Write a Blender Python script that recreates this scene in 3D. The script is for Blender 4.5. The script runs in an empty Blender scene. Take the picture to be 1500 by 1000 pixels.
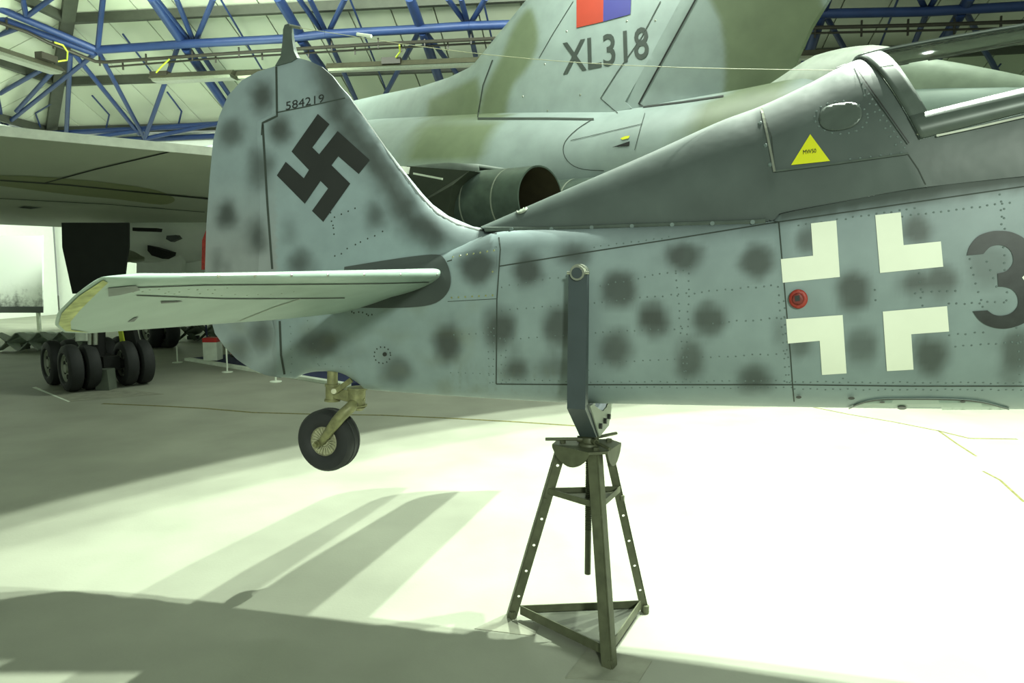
import bpy, bmesh, math, random
from mathutils import Vector, Matrix, noise
from mathutils.bvhtree import BVHTree
from mathutils.geometry import delaunay_2d_cdt
random.seed(7)
scn = bpy.context.scene
C = scn.collection
V = Vector
# ------------------------------------------------------------------ camera, world, lamps, exposure
FPX, HY, CAMH = 1000.0, 397.0, 1.7
PIT = math.atan((500 - HY) / FPX)
cd = bpy.data.cameras.new('camera'); cam = bpy.data.objects.new('camera', cd); C.objects.link(cam)
cd.sensor_width = 36; cd.lens = 36 * FPX / 1500; cd.clip_end = 300
cam.location = (0, 0, CAMH); cam.rotation_euler = (math.pi / 2 - PIT, 0, 0)
scn.camera = cam
w = bpy.data.worlds.new('hall_air'); scn.world = w; w.use_nodes = True
w.node_tree.nodes['Background'].inputs[0].default_value = (0.82, 1.0, 0.80, 1)
w.node_tree.nodes['Background'].inputs[1].default_value = 0.28
LC = (0.88, 1.0, 0.84)
def spot(loc, target, energy, angle, blend, radius):
    l = bpy.data.lights.new('hall_spot_lamp', 'SPOT'); o = bpy.data.objects.new('hall_spot_lamp', l); C.objects.link(o)
    l.energy = energy; l.spot_size = math.radians(angle); l.spot_blend = blend; l.shadow_soft_size = radius; l.color = LC
    o.location = loc; o.rotation_euler = (V(target) - V(loc)).to_track_quat('-Z', 'Y').to_euler(); return o
def area(loc, target, energy, sx, sy):
    l = bpy.data.lights.new('hall_fill_light', 'AREA'); o = bpy.data.objects.new('hall_fill_light', l); C.objects.link(o)
    l.shape = 'RECTANGLE'; l.size = sx; l.size_y = sy; l.energy = energy; l.color = LC
    o.location = loc; o.rotation_euler = (V(target) - V(loc)).to_track_quat('-Z', 'Y').to_euler(); return o
def edge_spot(loc, target, edge, energy):
    a, b = V(target) - V(loc), V(edge) - V(loc); spot(loc, target, energy, 2 * math.degrees(a.angle(b)), 0.02, 0.07)
edge_spot((2.0, 5.3, 8.6), (4.4, 1.3, 0), (-1.75, 6.95, 0), 4000)     # three ceiling spots; cone edges stand in for the bomber wing's shadow line
edge_spot((3.3, 5.3, 8.6), (4.8, 1.2, 0), (-1.45, 6.65, 0), 4000)
edge_spot((5.0, 5.0, 8.6), (5.2, 1.2, 0), (-1.1, 6.3, 0), 4000)
spot((1.2, -8.0, 4.8), (0.7, 3.1, 2.0), 2500, 36, 0.5, 0.5)                # unseen spot added on the visitors' side to brighten the fuselage flank
area((-4, 17, 9.0), (-4, 24, 5), 800, 14, 1.5)
area((3.5, 11, 8.8), (3.6, 13, 0), 750, 9, 1.2)  # unseen area light added to brighten the top of the bomber
area((-9, 18, 6.5), (-14, 19, 0), 1500, 6, 1.0)  # unseen area light added to whiten the wall and bounce onto the belly
vs = scn.view_settings
vs.view_transform = 'Standard'; vs.look = 'None'; vs.gamma = 1; vs.use_curve_mapping = False; vs.exposure = 0.25

# ------------------------------------------------------------------ helpers
FWD = V((0, math.cos(PIT), -math.sin(PIT))); RT = V((1, 0, 0)); UPV = RT.cross(FWD); CAM = V((0, 0, CAMH))
def ray(px, py): return FWD + RT * ((px - 750) / FPX) + UPV * ((500 - py) / FPX)
def onplane(px, py, p0, n):
    r = ray(px, py); return CAM + r * ((p0 - CAM).dot(n) / r.dot(n))
def floor_at(px, py, z=0.0): return onplane(px, py, V((0, 0, z)), V((0, 0, 1)))
def at_depth(px, py, d): return onplane(px, py, V((0, d, 0)), V((0, 1, 0)))
def topx(P):
    q = P - CAM; d = q.dot(FWD); return (750 + FPX * q.dot(RT) / d, 500 - FPX * q.dot(UPV) / d)
def lerp(a, b, t): return a + (b - a) * t
def interp(pts, x):
    if x <= pts[0][0]: return pts[0][1]
    for (x0, y0), (x1, y1) in zip(pts, pts[1:]):
        if x <= x1: return y0 + (y1 - y0) * (x - x0) / (x1 - x0)
    return pts[-1][1]
def smooth(pts, n):
    out = []
    P = [pts[0]] + list(pts) + [pts[-1]]
    for i in range(1, len(P) - 2):
        for k in range(n):
            t = k / n; a, b, c, d = P[i-1], P[i], P[i+1], P[i+2]
            out.append(tuple(0.5 * ((2*b[j]) + (c[j]-a[j])*t + (2*a[j]-5*b[j]+4*c[j]-d[j])*t*t + (3*b[j]-a[j]-3*c[j]+d[j])*t**3) for j in range(len(b))))
    out.append(tuple(pts[-1])); return out
def s2l(c):
    c /= 255.0
    return c / 12.92 if c <= 0.04045 else ((c + 0.055) / 1.055) ** 2.4
def rgb(r, g, b): return (s2l(r), s2l(g), s2l(b), 1)

# ------------------------------------------------------------------ materials
def mat(name, col, rough=0.5, metal=0.0, var=0.12, scale=6.0, bump=0.0, bscale=40.0, attr=None, emit=None, spec=0.5):
    m = bpy.data.materials.new(name); m.use_nodes = True; nt = m.node_tree; N = nt.nodes; L = nt.links
    b = N['Principled BSDF']; b.inputs['Roughness'].default_value = rough; b.inputs['Metallic'].default_value = metal
    b.inputs['Specular IOR Level'].default_value = spec
    tc = N.new('ShaderNodeTexCoord'); nz = N.new('ShaderNodeTexNoise'); nz.inputs['Scale'].default_value = scale; nz.inputs['Detail'].default_value = 6
    L.new(tc.outputs['Object'], nz.inputs['Vector'])
    mr = N.new('ShaderNodeMapRange'); mr.inputs[1].default_value = 0.3; mr.inputs[2].default_value = 0.7
    mr.inputs[3].default_value = 1 - var; mr.inputs[4].default_value = 1 + var
    L.new(nz.outputs['Fac'], mr.inputs[0])
    mx = N.new('ShaderNodeVectorMath'); mx.operation = 'SCALE'; L.new(mr.outputs[0], mx.inputs['Scale'])
    if attr:
        at = N.new('ShaderNodeAttribute'); at.attribute_name = attr; L.new(at.outputs['Color'], mx.inputs[0])
    else: mx.inputs[0].default_value = col[:3]
    L.new(mx.outputs[0], b.inputs['Base Color'])
    if bump:
        n2 = N.new('ShaderNodeTexNoise'); n2.inputs['Scale'].default_value = bscale; L.new(tc.outputs['Object'], n2.inputs['Vector'])
        bp = N.new('ShaderNodeBump'); bp.inputs['Strength'].default_value = bump; bp.inputs['Distance'].default_value = 0.02
        L.new(n2.outputs['Fac'], bp.inputs['Height']); L.new(bp.outputs[0], b.inputs['Normal'])
    if emit:
        b.inputs['Emission Color'].default_value = col; b.inputs['Emission Strength'].default_value = emit
    return m
M = {}
M['paint'] = mat('mottled_aircraft_paint', (1,1,1,1), 0.5, 0.0, 0.07, 9, 0.08, 7, attr='paint')
M['camo'] = mat('bomber_camouflage_paint', (1,1,1,1), 0.5, 0.0, 0.08, 3, attr='paint')
M['seam'] = mat('dark_seam', rgb(52,60,54), 0.7)
M['rivet'] = mat('painted_rivet', rgb(98,112,110), 0.6, 0.0)
M['bare'] = mat('bare_metal', rgb(168,172,158), 0.32, 0.85, 0.1, 20)
M['brass'] = mat('brass_screw', rgb(178,180,130), 0.35, 0.7)
M['black'] = mat('black_paint', rgb(36,38,36), 0.5)
M['white'] = mat('white_marking_paint', rgb(238,242,224), 0.5, 0, 0.03)
M['greymark'] = mat('grey_black_number_paint', rgb(44,48,48), 0.45, 0, 0.25, 30)
M['red'] = mat('red_paint', rgb(150,48,36), 0.5)
M['yellow'] = mat('yellow_paint', rgb(214,216,22), 0.5, 0, 0.02)
M['plate'] = mat('grey_root_plate', rgb(66,72,70), 0.45, 0.0, 0.1)
M['tailblue'] = mat('pale_blue_underside_paint', rgb(142,160,150), 0.4, 0, 0.1, 5)
M['chip'] = mat('worn_yellow_primer', rgb(168,172,112), 0.6, 0, 0.35, 30)
M['deckgrey'] = mat('dark_grey_frame_paint', rgb(78,88,82), 0.38, 0.1, 0.12, 18)
M['tyre'] = mat('black_rubber', rgb(38,40,40), 0.7, 0, 0.15, 12)
M['olive'] = mat('olive_painted_metal', rgb(126,126,88), 0.5, 0.25, 0.3, 30)
M['hub'] = mat('dusty_hub_metal', rgb(172,172,142), 0.5, 0.2, 0.25, 40)
M['jack'] = mat('jack_olive_drab_paint', rgb(86,90,68), 0.5, 0.15, 0.2, 20)
M['jackplate'] = mat('jack_dusty_shaded_sheet', rgb(60,64,52), 0.6, 0.1, 0.3, 9)  # base colour darkened to stand in for shade over the foot tray
M['cradle'] = mat('blue_grey_cradle_paint', rgb(58,68,72), 0.42, 0.1, 0.1, 10)
M['gusset'] = mat('pale_grey_gusset_paint', rgb(138,146,132), 0.5, 0.05, 0.1)
M['glass'] = None
g = bpy.data.materials.new('canopy_glass'); g.use_nodes = True
for nm, val in (('Transmission Weight', 1.0), ('Roughness', 0.02), ('IOR', 1.02), ('Specular IOR Level', 0.2)):
    g.node_tree.nodes['Principled BSDF'].inputs[nm].default_value = val
g.node_tree.nodes['Principled BSDF'].inputs['Base Color'].default_value = (0.93, 0.97, 0.93, 1)
M['glass'] = g
M['floor'] = mat('painted_concrete_floor', rgb(146,149,134), 0.6, 0, 0.13, 1.3, 0.05, 60)
M['roof'] = mat('pale_roof_sheet', rgb(190,197,178), 0.6, 0, 0.04, 0.6)
M['purlin'] = mat('grey_purlin_steel', rgb(62,66,56), 0.6)
M['blue'] = mat('blue_truss_paint', rgb(36,56,102), 0.42, 0.1, 0.08, 3)
M['wall'] = mat('white_wall_paint', rgb(226,232,222), 0.7, 0, 0.02)
M['conduit'] = mat('dark_conduit', rgb(46,44,36), 0.5)
M['lamp'] = mat('lamp_housing_metal', rgb(84,84,68), 0.4, 0.4)
M['dark'] = mat('dark_bay_black', rgb(18,20,18), 0.8)
M['pipe'] = mat('heat_stained_metal', rgb(80,94,86), 0.42, 0.35, 0.25, 4)
M['carpet'] = mat('dark_blue_carpet', rgb(40,48,82), 0.95)
M['kerb'] = mat('white_kerb_paint', rgb(222,232,214), 0.6)
M['skin'] = mat('skin', rgb(186,150,120), 0.6, 0, 0.05)
M['shirt'] = mat('navy_cloth', rgb(34,40,66), 0.9)
M['shorts'] = mat('khaki_cloth', rgb(130,122,92), 0.9)
M['ledcable'] = mat('yellow_green_cable', rgb(176,190,60), 0.6)
M['bombgrey'] = mat('grey_green_bomb_paint', rgb(168,180,166), 0.5)
M['bombgreen'] = mat('dark_green_bomb_paint', rgb(72,86,64), 0.6)

# ------------------------------------------------------------------ mesh builder
class MB:
    def __init__(s): s.v = []; s.f = []; s.c = []
    def add(s, verts, faces, cols=None):
        o = len(s.v); s.v += [V(p) for p in verts]; s.f += [tuple(i + o for i in f) for f in faces]
        if cols: s.c += cols
        return s
    def box(s, c, ax, ay, az):
        c = V(c); P = [c + V(ax)*i + V(ay)*j + V(az)*k for i in (-1,1) for j in (-1,1) for k in (-1,1)]
        return s.add(P, [(0,1,3,2),(4,6,7,5),(0,4,5,1),(2,3,7,6),(0,2,6,4),(1,5,7,3)])
    def beam(s, p, q, wx, wz, up=(0,0,1)):
        p, q = V(p), V(q); d = (q - p).normalized(); a = d.cross(V(up)).normalized(); b = a.cross(d)
        return s.box((p + q) / 2, (q - p) / 2, a * wx / 2, b * wz / 2)
    def tube(s, p, q, r, n=10, r2=None, caps=True):
        p, q = V(p), V(q); d = (q - p).normalized(); a = d.orthogonal().normalized(); b = d.cross(a); r2 = r if r2 is None else r2
        ring = [(math.cos(2*math.pi*i/n), math.sin(2*math.pi*i/n)) for i in range(n)]
        P = [p + (a*x + b*y)*r for x, y in ring] + [q + (a*x + b*y)*r2 for x, y in ring]
        F = [(i, (i+1) % n, n + (i+1) % n, n + i) for i in range(n)]
        if caps: F += [tuple(range(n-1, -1, -1)), tuple(range(n, 2*n))]
        return s.add(P, F)
    def path(s, pts, r, n=8):
        rs = r if isinstance(r, (list, tuple)) else [r] * len(pts)
        pts = [V(p) for p in pts]; P = []; F = []
        for i, p in enumerate(pts):
            d = (pts[min(i+1, len(pts)-1)] - pts[max(i-1, 0)]).normalized()
            if i == 0: a = d.orthogonal().normalized()
            else: a = (a - d * a.dot(d)).normalized()
            b = d.cross(a)
            P += [p + (a*math.cos(2*math.pi*k/n) + b*math.sin(2*math.pi*k/n)) * rs[i] for k in range(n)]
        for i in range(len(pts) - 1):
            F += [(i*n+k, i*n+(k+1) % n, (i+1)*n+(k+1) % n, (i+1)*n+k) for k in range(n)]
        F += [tuple(range(n-1, -1, -1)), tuple(range((len(pts)-1)*n, len(pts)*n))]
        return s.add(P, F)
    def lathe(s, c, axis, prof, n=32):
        c = V(c); d = V(axis).normalized(); a = d.orthogonal().normalized(); b = d.cross(a); P = []; F = []; m = len(prof)
        for i in range(n):
            t = 2*math.pi*i/n; e = a*math.cos(t) + b*math.sin(t)
            P += [c + d*h + e*r for h, r in prof]
        for i in range(n):
            j = (i+1) % n
            for k in range(m-1): F.append((i*m+k, j*m+k, j*m+k+1, i*m+k+1))
        return s.add(P, F)
    def prism(s, poly, off):
        n = len(poly); off = V(off); P = [V(p) for p in poly] + [V(p) + off for p in poly]
        return s.add(P, [tuple(range(n)), tuple(range(2*n-1, n-1, -1))] + [(i, n+i, n+(i+1) % n, (i+1) % n) for i in range(n)])
    def grid(s, rows, cols=None, close=False):
        n = len(rows[0]); o = [p for r in rows for p in r]; F = []
        for i in range(len(rows)-1):
            for j in range(n if close else n-1):
                F.append((i*n+j, i*n+(j+1) % n, (i+1)*n+(j+1) % n, (i+1)*n+j))
        return s.add(o, F, cols)
    def build(s, name, m, parent=None, smooth_=False, bevel=0, kind=None, root=None):
        me = bpy.data.meshes.new(name); o0 = parent
        base = V((0,0,0))
        while o0 is not None: base += o0.location; o0 = o0.parent
        org = V((0,0,0)) if parent else (V(root) if root is not None else V((0,0,0)))
        me.from_pydata([v - base - org for v in s.v], [], s.f); me.update()
        if s.c:
            at = me.color_attributes.new('paint', 'FLOAT_COLOR', 'POINT')
            for i, c in enumerate(s.c): at.data[i].color = c
        bm = bmesh.new(); bm.from_mesh(me); bmesh.ops.recalc_face_normals(bm, faces=bm.faces); bm.to_mesh(me); bm.free()
        o = bpy.data.objects.new(name, me); C.objects.link(o); o.location = org
        if parent: o.parent = parent
        if isinstance(m, str): m = M[m]
        me.materials.append(m)
        if smooth_: me.shade_smooth(); me.set_sharp_from_angle(angle=math.radians(40))
        if bevel:
            b = o.modifiers.new('bevel', 'BEVEL'); b.width = bevel; b.segments = 2; b.limit_method = 'ANGLE'
        if kind: o['kind'] = kind
        return o
def tag(o, label, cat, group=None):
    o['label'] = label; o['category'] = cat
    if group: o['group'] = group
    return o
def thing(name, loc, label, cat, group=None):
    o = bpy.data.objects.new(name, None); C.objects.link(o); o.location = loc; o.empty_display_size = 0.1
    return tag(o, label, cat, group)
def inpoly(x, y, poly):
    r = False; n = len(poly)
    for i in range(n):
        (x0, y0), (x1, y1) = poly[i], poly[(i+1) % n]
        if (y0 > y) != (y1 > y) and x < (x1-x0)*(y-y0)/(y1-y0)+x0: r = not r
    return r
def segdist(x, y, a, b):
    dx, dy = b[0]-a[0], b[1]-a[1]; L = dx*dx+dy*dy
    t = max(0, min(1, ((x-a[0])*dx+(y-a[1])*dy)/L)) if L else 0
    return math.hypot(x-a[0]-t*dx, y-a[1]-t*dy)
def polydist(x, y, pl, closed=False):
    q = pl + [pl[0]] if closed else pl
    return min(segdist(x, y, a, b) for a, b in zip(q, q[1:]))
def resample(poly, step, closed=True):
    out = []; q = list(poly) + ([poly[0]] if closed else [])
    for a, b in zip(q, q[1:]):
        n = max(1, int(math.hypot(b[0]-a[0], b[1]-a[1]) / step))
        out += [(a[0]+(b[0]-a[0])*k/n, a[1]+(b[1]-a[1])*k/n) for k in range(n)]
    if not closed: out.append(q[-1])
    return out
def fill(poly, step, holes=()):
    """triangulate a 2-D outline with interior points"""
    pts = []; edges = []
    for ring in [poly] + list(holes):
        r = resample(ring, step); o = len(pts); pts += r; edges += [(o+i, o+(i+1) % len(r)) for i in range(len(r))]
    xs = [p[0] for p in poly]; ys = [p[1] for p in poly]
    y = min(ys) + step * .5; k = 0
    while y < max(ys):
        x = min(xs) + step * (.5 + .5 * (k % 2))
        while x < max(xs):
            if inpoly(x, y, poly) and polydist(x, y, list(poly), True) > step * .45 and not any(inpoly(x, y, h) or polydist(x, y, list(h), True) < step*.4 for h in holes): pts.append((x, y))
            x += step
        y += step; k += 1
    vs_, es, fs, *_ = delaunay_2d_cdt([V(p) for p in pts], edges, [], 0, 1e-6)
    vs_ = [(p.x, p.y) for p in vs_]; F = []
    for f in fs:
        cx = sum(vs_[i][0] for i in f)/len(f); cy = sum(vs_[i][1] for i in f)/len(f)
        if inpoly(cx, cy, poly) and not any(inpoly(cx, cy, h) for h in holes): F.append(tuple(f))
    return vs_, F
def ellipse(cx, cy, rx, ry, n=20, rot=0):
    c, s_ = math.cos(rot), math.sin(rot)
    return [(cx + rx*math.cos(2*math.pi*i/n)*c - ry*math.sin(2*math.pi*i/n)*s_, cy + rx*math.cos(2*math.pi*i/n)*s_ + ry*math.sin(2*math.pi*i/n)*c) for i in range(n)]

# ------------------------------------------------------------------ the hall
f_ = MB(); f_.box((0, 14, -0.06), (40, 0, 0), (0, 34, 0), (0, 0, 0.05)); f_.box((0, 14, -0.005), (40, 0, 0), (0, 34, 0), (0, 0, 0.005))
fl = f_.build('floor', 'floor'); fl['kind'] = 'structure'
# paving joints and yellow floor lines: thin painted strips in the floor
def floor_line(pts, wd, m, label_name):
    b = MB()
    for (x0, y0), (x1, y1) in zip(pts, pts[1:]):
        p, q = floor_at(x0, y0), floor_at(x1, y1); d = (q-p).normalized(); n = V((-d.y, d.x, 0))*wd/2; z = V((0,0,.002))
        b.prism([p-n, q-n, q+n, p+n], z)
    return b.build(label_name, m, fl)
M['joint'] = mat('floor_joint_dirt', rgb(104,102,56), 0.9, 0, 0.4, 25)
M['joint2'] = mat('floor_joint_grey', rgb(140,140,120), 0.9, 0, 0.3, 25)
floor_line([(150,591),(225,594),(300,598),(370,604),(480,607),(560,608),(650,612),(760,618),(880,626)], 0.045, 'joint', 'floor_joint')
floor_line([(1190,596),(1245,607),(1310,618),(1375,631),(1420,642),(1490,643)], 0.03, 'joint', 'floor_joint')
floor_line([(1375,631),(1402,650),(1430,668)], 0.02, 'joint', 'floor_joint')
floor_line([(1440,690),(1465,703),(1500,735),(1530,740)], 0.02, 'joint', 'floor_joint')
floor_line([(50,567),(103,588)], 0.05, 'kerb', 'painted_line')
def scuff(poly, m, name):
    b = MB(); b.prism([floor_at(x, y) for x, y in poly], (0,0,.003)); return b.build(name, m, fl)
M['patch'] = mat('bare_concrete_patch', rgb(138,140,124), 0.7, 0, 0.2, 8)
scuff([(695,921),(740,900),(790,918),(783,932)], 'patch', 'floor_patch')
scuff([(828,993),(862,948),(955,968),(935,1000)], 'patch', 'floor_patch')
scuff([(103,588),(60,570),(150,566),(240,577)], 'patch', 'floor_patch')

TH7 = math.radians(7)
RE = V((math.cos(TH7), -math.sin(TH7), 0)); RQ = V((-math.sin(TH7), -math.cos(TH7), 0)); ZZ = V((0,0,1))
KC = at_depth(74, 186, 27.0)                     # eave corner at the left hip
SL = 0.40
NR = (RE.cross(RQ + ZZ*SL)).normalized(); NL = (RQ.cross(RE + ZZ*SL)).normalized()
def roofpt(px, py, drop=0.0, left=False): return onplane(px, py, KC - ZZ*drop, NL if left else NR)
ceil = bpy.data.objects.new('ceiling', None); C.objects.link(ceil); ceil['kind'] = 'structure'; ceil.location = KC
def roof_panels():
    step, rows, gap = 1.25, [0, 2.6, 5.2, 7.8, 10.4, 13.0], 0.02
    for left in (False, True):
        a, b = (RQ, RE) if left else (RE, RQ)
        NA = 14 if left else 44
        for i in range(NA):
            for j in range(len(rows)-1):
                u0, u1 = i*step + gap, (i+1)*step - gap; v0, v1 = rows[j]+gap, rows[j+1]-gap
                P = []
                for (u, v_) in ((u0,v0),(u1,v0),(u1,v1),(u0,v1)):
                    v_ = min(v_, u) if True else v_
                    P.append((u, v_))
                if P[2][1]-P[1][1] < .05: continue
                if P[0][1] >= P[3][1] - .02: P = [P[1], P[2], (max(u0, v0), v0)] if v0 > u0 else [(u0, v0), P[1], P[2]]
                W = [KC + a*u + b*v_ + ZZ*(SL*v_) for u, v_ in P]
                m = MB(); m.prism(W, ZZ*0.05); m.build('roof_panel', 'roof', ceil)
    for v_ in rows:
        for left in (False, True):
            a, b = (RQ, RE) if left else (RE, RQ)
            p = KC + a*v_ + b*v_ + ZZ*(SL*v_ - 0.14); q = p + a*((18 if left else 55) - v_)
            m = MB(); m.beam(p, q, .16, .26); m.build('purlin', 'purlin', ceil)
    m = MB(); m.beam(KC - ZZ*.15, KC + (RE + RQ + ZZ*SL)*13 - ZZ*.15, .34, .35); m.build('hip_rafter', 'purlin', ceil)
    # backing above the sheets
    m = MB(); e = .12
    m.add([KC + ZZ*e - RQ*.4, KC + RE*56 + ZZ*e, KC + RE*56 + RQ*13.2 + ZZ*(SL*13.2+e), KC + (RE+RQ+ZZ*SL)*13.2 + ZZ*e], [(0,1,2,3)])
    m.add([KC + ZZ*e, KC + RQ*19 + ZZ*e, KC + RQ*19 + RE*13.2 + ZZ*(SL*13.2+e), KC + (RE+RQ+ZZ*SL)*13.2 + ZZ*e], [(0,1,2,3)])
    m.build('roof_backing', 'roof', ceil)
roof_panels()
def wallbox(p, q, h, name, z0=0.0):
    d = (q-p).normalized(); n = V((-d.y, d.x, 0)); b = MB()
    b.box((p+q)/2 + ZZ*(z0+h)/2, (q-p)/2, n*.1, ZZ*(h-z0)/2); o = b.build(name, 'wall'); o['kind'] = 'structure'; return o
K0 = V((KC.x, KC.y, 0))
wall_back = wallbox(K0 - RQ*.3 - RE*.3, K0 - RQ*.3 + RE*56, KC.z - .3, 'wall_back')
wall_left = wallbox(K0 - RE*.3, K0 - RE*.3 + RQ*19, KC.z - .3, 'wall_left')

# ------------------------------------------------------------------ blue roof truss
def roof_truss():
    P0 = roofpt(143, 73, 0.9)
    t = thing('roof_truss', P0, 'blue tubular steel truss spanning under the pale roof', 'truss')
    def tb(a, b, r=.09, name='brace_tube', da=.9, db=.9, left=False):
        m = MB(); m.tube(roofpt(*a, da, left), roofpt(*b, db, left), r, 10); m.build(name, 'blue', t, True)
    ch = [(143,73),(280,64),(415,57),(478,50),(610,43),(688,38),(780,35),(1040,27),(1205,20),(1358,17),(1410,14),(1520,8)]
    for a, b in zip(ch, ch[1:]): tb(a, b, .12, 'chord_tube')
    for a, b in zip(ch[3:], ch[4:]): pass
    for a, b in [((0,13),(143,73)),((-20,20),(138,78))]: tb(a, b, .10, 'chord_tube')
    thick = [((222,-4),(266,60)),((272,70),(336,162)),((407,-4),(441,52)),((441,58),(480,112)),((600,-4),(616,40)),((619,46),(648,130)),((1212,-6),(1204,18)),((1203,22),(1172,118)),((1422,-6),(1410,14)),((1408,18),(1368,90))]
    for a, b in thick: tb(a, b, .14, 'main_tube', .9, .75)
    thin = [((143,73),(151,-3)),((143,73),(212,203)),((212,203),(260,70)),((228,-3),(281,64)),((258,-3),(284,62)),((313,-3),(286,62)),
            ((288,68),(342,148)),((103,78),(97,198)),((108,78),(204,196)),((437,-3),(472,46)),((453,-3),(479,50)),((506,-3),(480,50)),
            ((480,54),(527,158)),((655,-3),(684,36)),((675,-3),(686,38)),((712,-3),(687,38)),((687,40),(702,105)),((614,46),(558,150)),((624,48),(680,122)),
            ((441,58),(475,105)),((1200,24),(1146,110)),((1209,22),(1252,98)),((1347,-4),(1357,17)),((1371,-4),(1358,18)),((1358,18),(1334,76)),
            ((1404,20),(1368,72)),((1414,16),(1440,64)),((1440,64),(1478,138)),((212,203),(322,180)),((135,201),(212,190))]
    for a, b in thin: tb(a, b, .075, 'brace_tube', .9, .55)
    for a, b in [((140,78),(4,186)),((0,137),(59,103)),((24,163),(75,107)),((-4,140),(4,186)),((33,-3),(38,22)),((76,-3),(42,22)),((-4,52),(24,42)),((4,186),(62,194))]: tb(a, b, .07)
    for a, b in [((62,196),(200,189)),((200,189),(330,181)),((210,204),(320,199)),((150,206),(210,203))]: tb(a, b, .10, 'eave_tube', .5, .5)
    for pl in [[(180,50),(222,106)],[(322,-3),(384,102)],[(135,140),(160,168),(152,202)],[(245,135),(266,163),(259,192)],[(512,-3),(572,148)],[(707,-3),(726,82)],[(1316,-3),(1281,88)],[(1466,92),(1444,120),(1446,132)],[(52,166),(75,152)],[(52,166),(62,194)]]:
        m = MB(); m.path([roofpt(x, y, .35) for x, y in pl], .03, 6); m.build('hanger_rod', 'blue', t)
roof_truss()
def conduit(pts, r, label, drop=1.1):
    W = [roofpt(x, y, drop) for x, y in pts]; t = thing('conduit_pipe', W[0], label, 'pipe')
    m = MB(); m.path(W, r, 8); m.build('pipe_run', 'conduit', t, True)
    for x in range(int(pts[0][0])+20, int(pts[-1][0]), 68):
        y = interp(pts, x); p = roofpt(x, y, drop); c = MB(); c.beam(p - ZZ*.12, p + ZZ*.16, .04, .04, (1,0,0)); c.build('pipe_clip', 'conduit', t)
conduit([(-10,30),(40,47),(70,62),(110,78),(140,90),(155,91),(310,80),(430,72),(560,64),(690,58),(780,54)], .05, 'upper dark conduit pipe running under the truss left of the grey fin')
conduit([(160,98),(310,86),(430,79),(560,71),(690,64),(780,60)], .03, 'thin lower dark conduit pipe left of the grey fin')
conduit([(1174,41),(1340,37),(1520,31)], .05, 'upper dark conduit pipe above the canopy')
conduit([(1174,49),(1340,45),(1520,40)], .03, 'thin lower dark conduit pipe above the canopy')
def strip_light(a, b, label, w=.17, box=None, cable=None, drop=1.3, left=False):
    p, q = roofpt(*a, drop, left), roofpt(*b, drop, left); t = thing('strip_light', (p+q)/2, label, 'lamp'); d = (q-p).normalized(); s_ = d.cross(ZZ).normalized()
    m = MB(); m.prism([p+s_*w-ZZ*.08, p-s_*w-ZZ*.08, p-s_*w*.45+ZZ*.08, p+s_*w*.45+ZZ*.08], q-p); m.build('housing', 'lamp', t)
    m = MB(); m.prism([p+d*.05+s_*w*.85-ZZ*.085, p+d*.05-s_*w*.85-ZZ*.085, p+d*.05-s_*w*.6-ZZ*.15, p+d*.05+s_*w*.6-ZZ*.15], (q-p)*.96); m.build('reflector', 'bare', t)
    if box:
        c = roofpt(*box, drop, left); m = MB(); m.box(c, d*.28, s_*.12, ZZ*.09); m.build('ballast_box', 'conduit', t)
    if cable:
        m = MB(); m.path([roofpt(x, y, drop, left) for x, y in cable], .025, 6); m.build('cable', 'ledcable', t)
strip_light((226,114), (345,108), 'short strip lamp with bright reflector end left of the fin tip', .3, (235,110), [(229,106),(236,98),(248,87)])
strip_light((349,109), (424,104), 'strip lamp directly behind the rudder top')
strip_light((480,98), (720,88), 'long strip lamp with brown box between the fins', .17, (574,90), [(580,84),(586,76),(585,66)])
strip_light((1155,80), (1345,72), 'strip lamp above the tail dome and canopy post')
strip_light((-40,62), (84,102), 'strip lamp in the upper left corner by the hip rafter', .3, (68,84), [(84,90),(98,88),(99,76),(92,66),(80,62)], 1.3, True)

# ------------------------------------------------------------------ fighter frame
TH, AL = math.radians(18), math.radians(6.3)
AF = V((math.cos(TH)*math.cos(AL), -math.sin(TH)*math.cos(AL), math.sin(AL))); AS = V((-math.sin(TH), -math.cos(TH), 0)); AU = AF.cross(-AS)
if AU.z < 0: AU = -AU
FH = V((math.cos(TH), -math.sin(TH), 0))
G = floor_at(864, 918)
def A(px, py, s=0.0): return onplane(px, py, G + AS*s, AS)
A0 = A(735, 450)
def loc(P): q = P - A0; return (q.dot(AF), q.dot(AS), q.dot(AU))
def glob(u, s, w_): return A0 + AF*u + AS*s + AU*w_
WID = [(395,.03),(412,.055),(460,.10),(520,.135),(600,.175),(735,.235),(850,.285),(1000,.345),(1150,.395),(1300,.43),(1500,.46),(1600,.47),(1950,.48)]
def uw(pts, sfac=0.0, n=4):
    """pixel polyline on the centre plane (or sfac * half width) as (u, w)"""
    out = []
    for x, y in smooth(pts, n):
        a = loc(A(x, y, sfac * interp(WID, x))); out.append((a[0], a[2]))
    return out
BOT = uw([(395,551),(412,553)], .35, 1)[:-1] + uw([(412,553),(430,555.5)], .35, 1) + uw([(432,553),(440,549),(455,545.5),(480,545),(503,550),(530,568)], .35, 3) + uw([(531,571),(560,574.5),(700,585),(835,593),(1000,597),(1160,600.5),(1300,603),(1500,605),(1600,605),(1800,604)], .35)
TOP = uw([(395,400),(430,398),(500,392),(560,384),(620,372),(680,352),(730,337),(850,334),(1000,329),(1125,324),(1145,312),(1250,292),(1340,276),(1500,258),(1600,250),(1800,238)], .8)
WU = [(loc(A(x, 450))[0], w_) for x, w_ in WID]
U0, U1 = loc(A(397, 470))[0], loc(A(1760, 450))[0]
WSF = [(loc(A(x, 450))[0], f) for x, f in ((400,.25),(600,.35),(700,.40),(760,.5),(900,.66),(1125,.80),(1350,.93),(1662,.95))]
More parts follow.
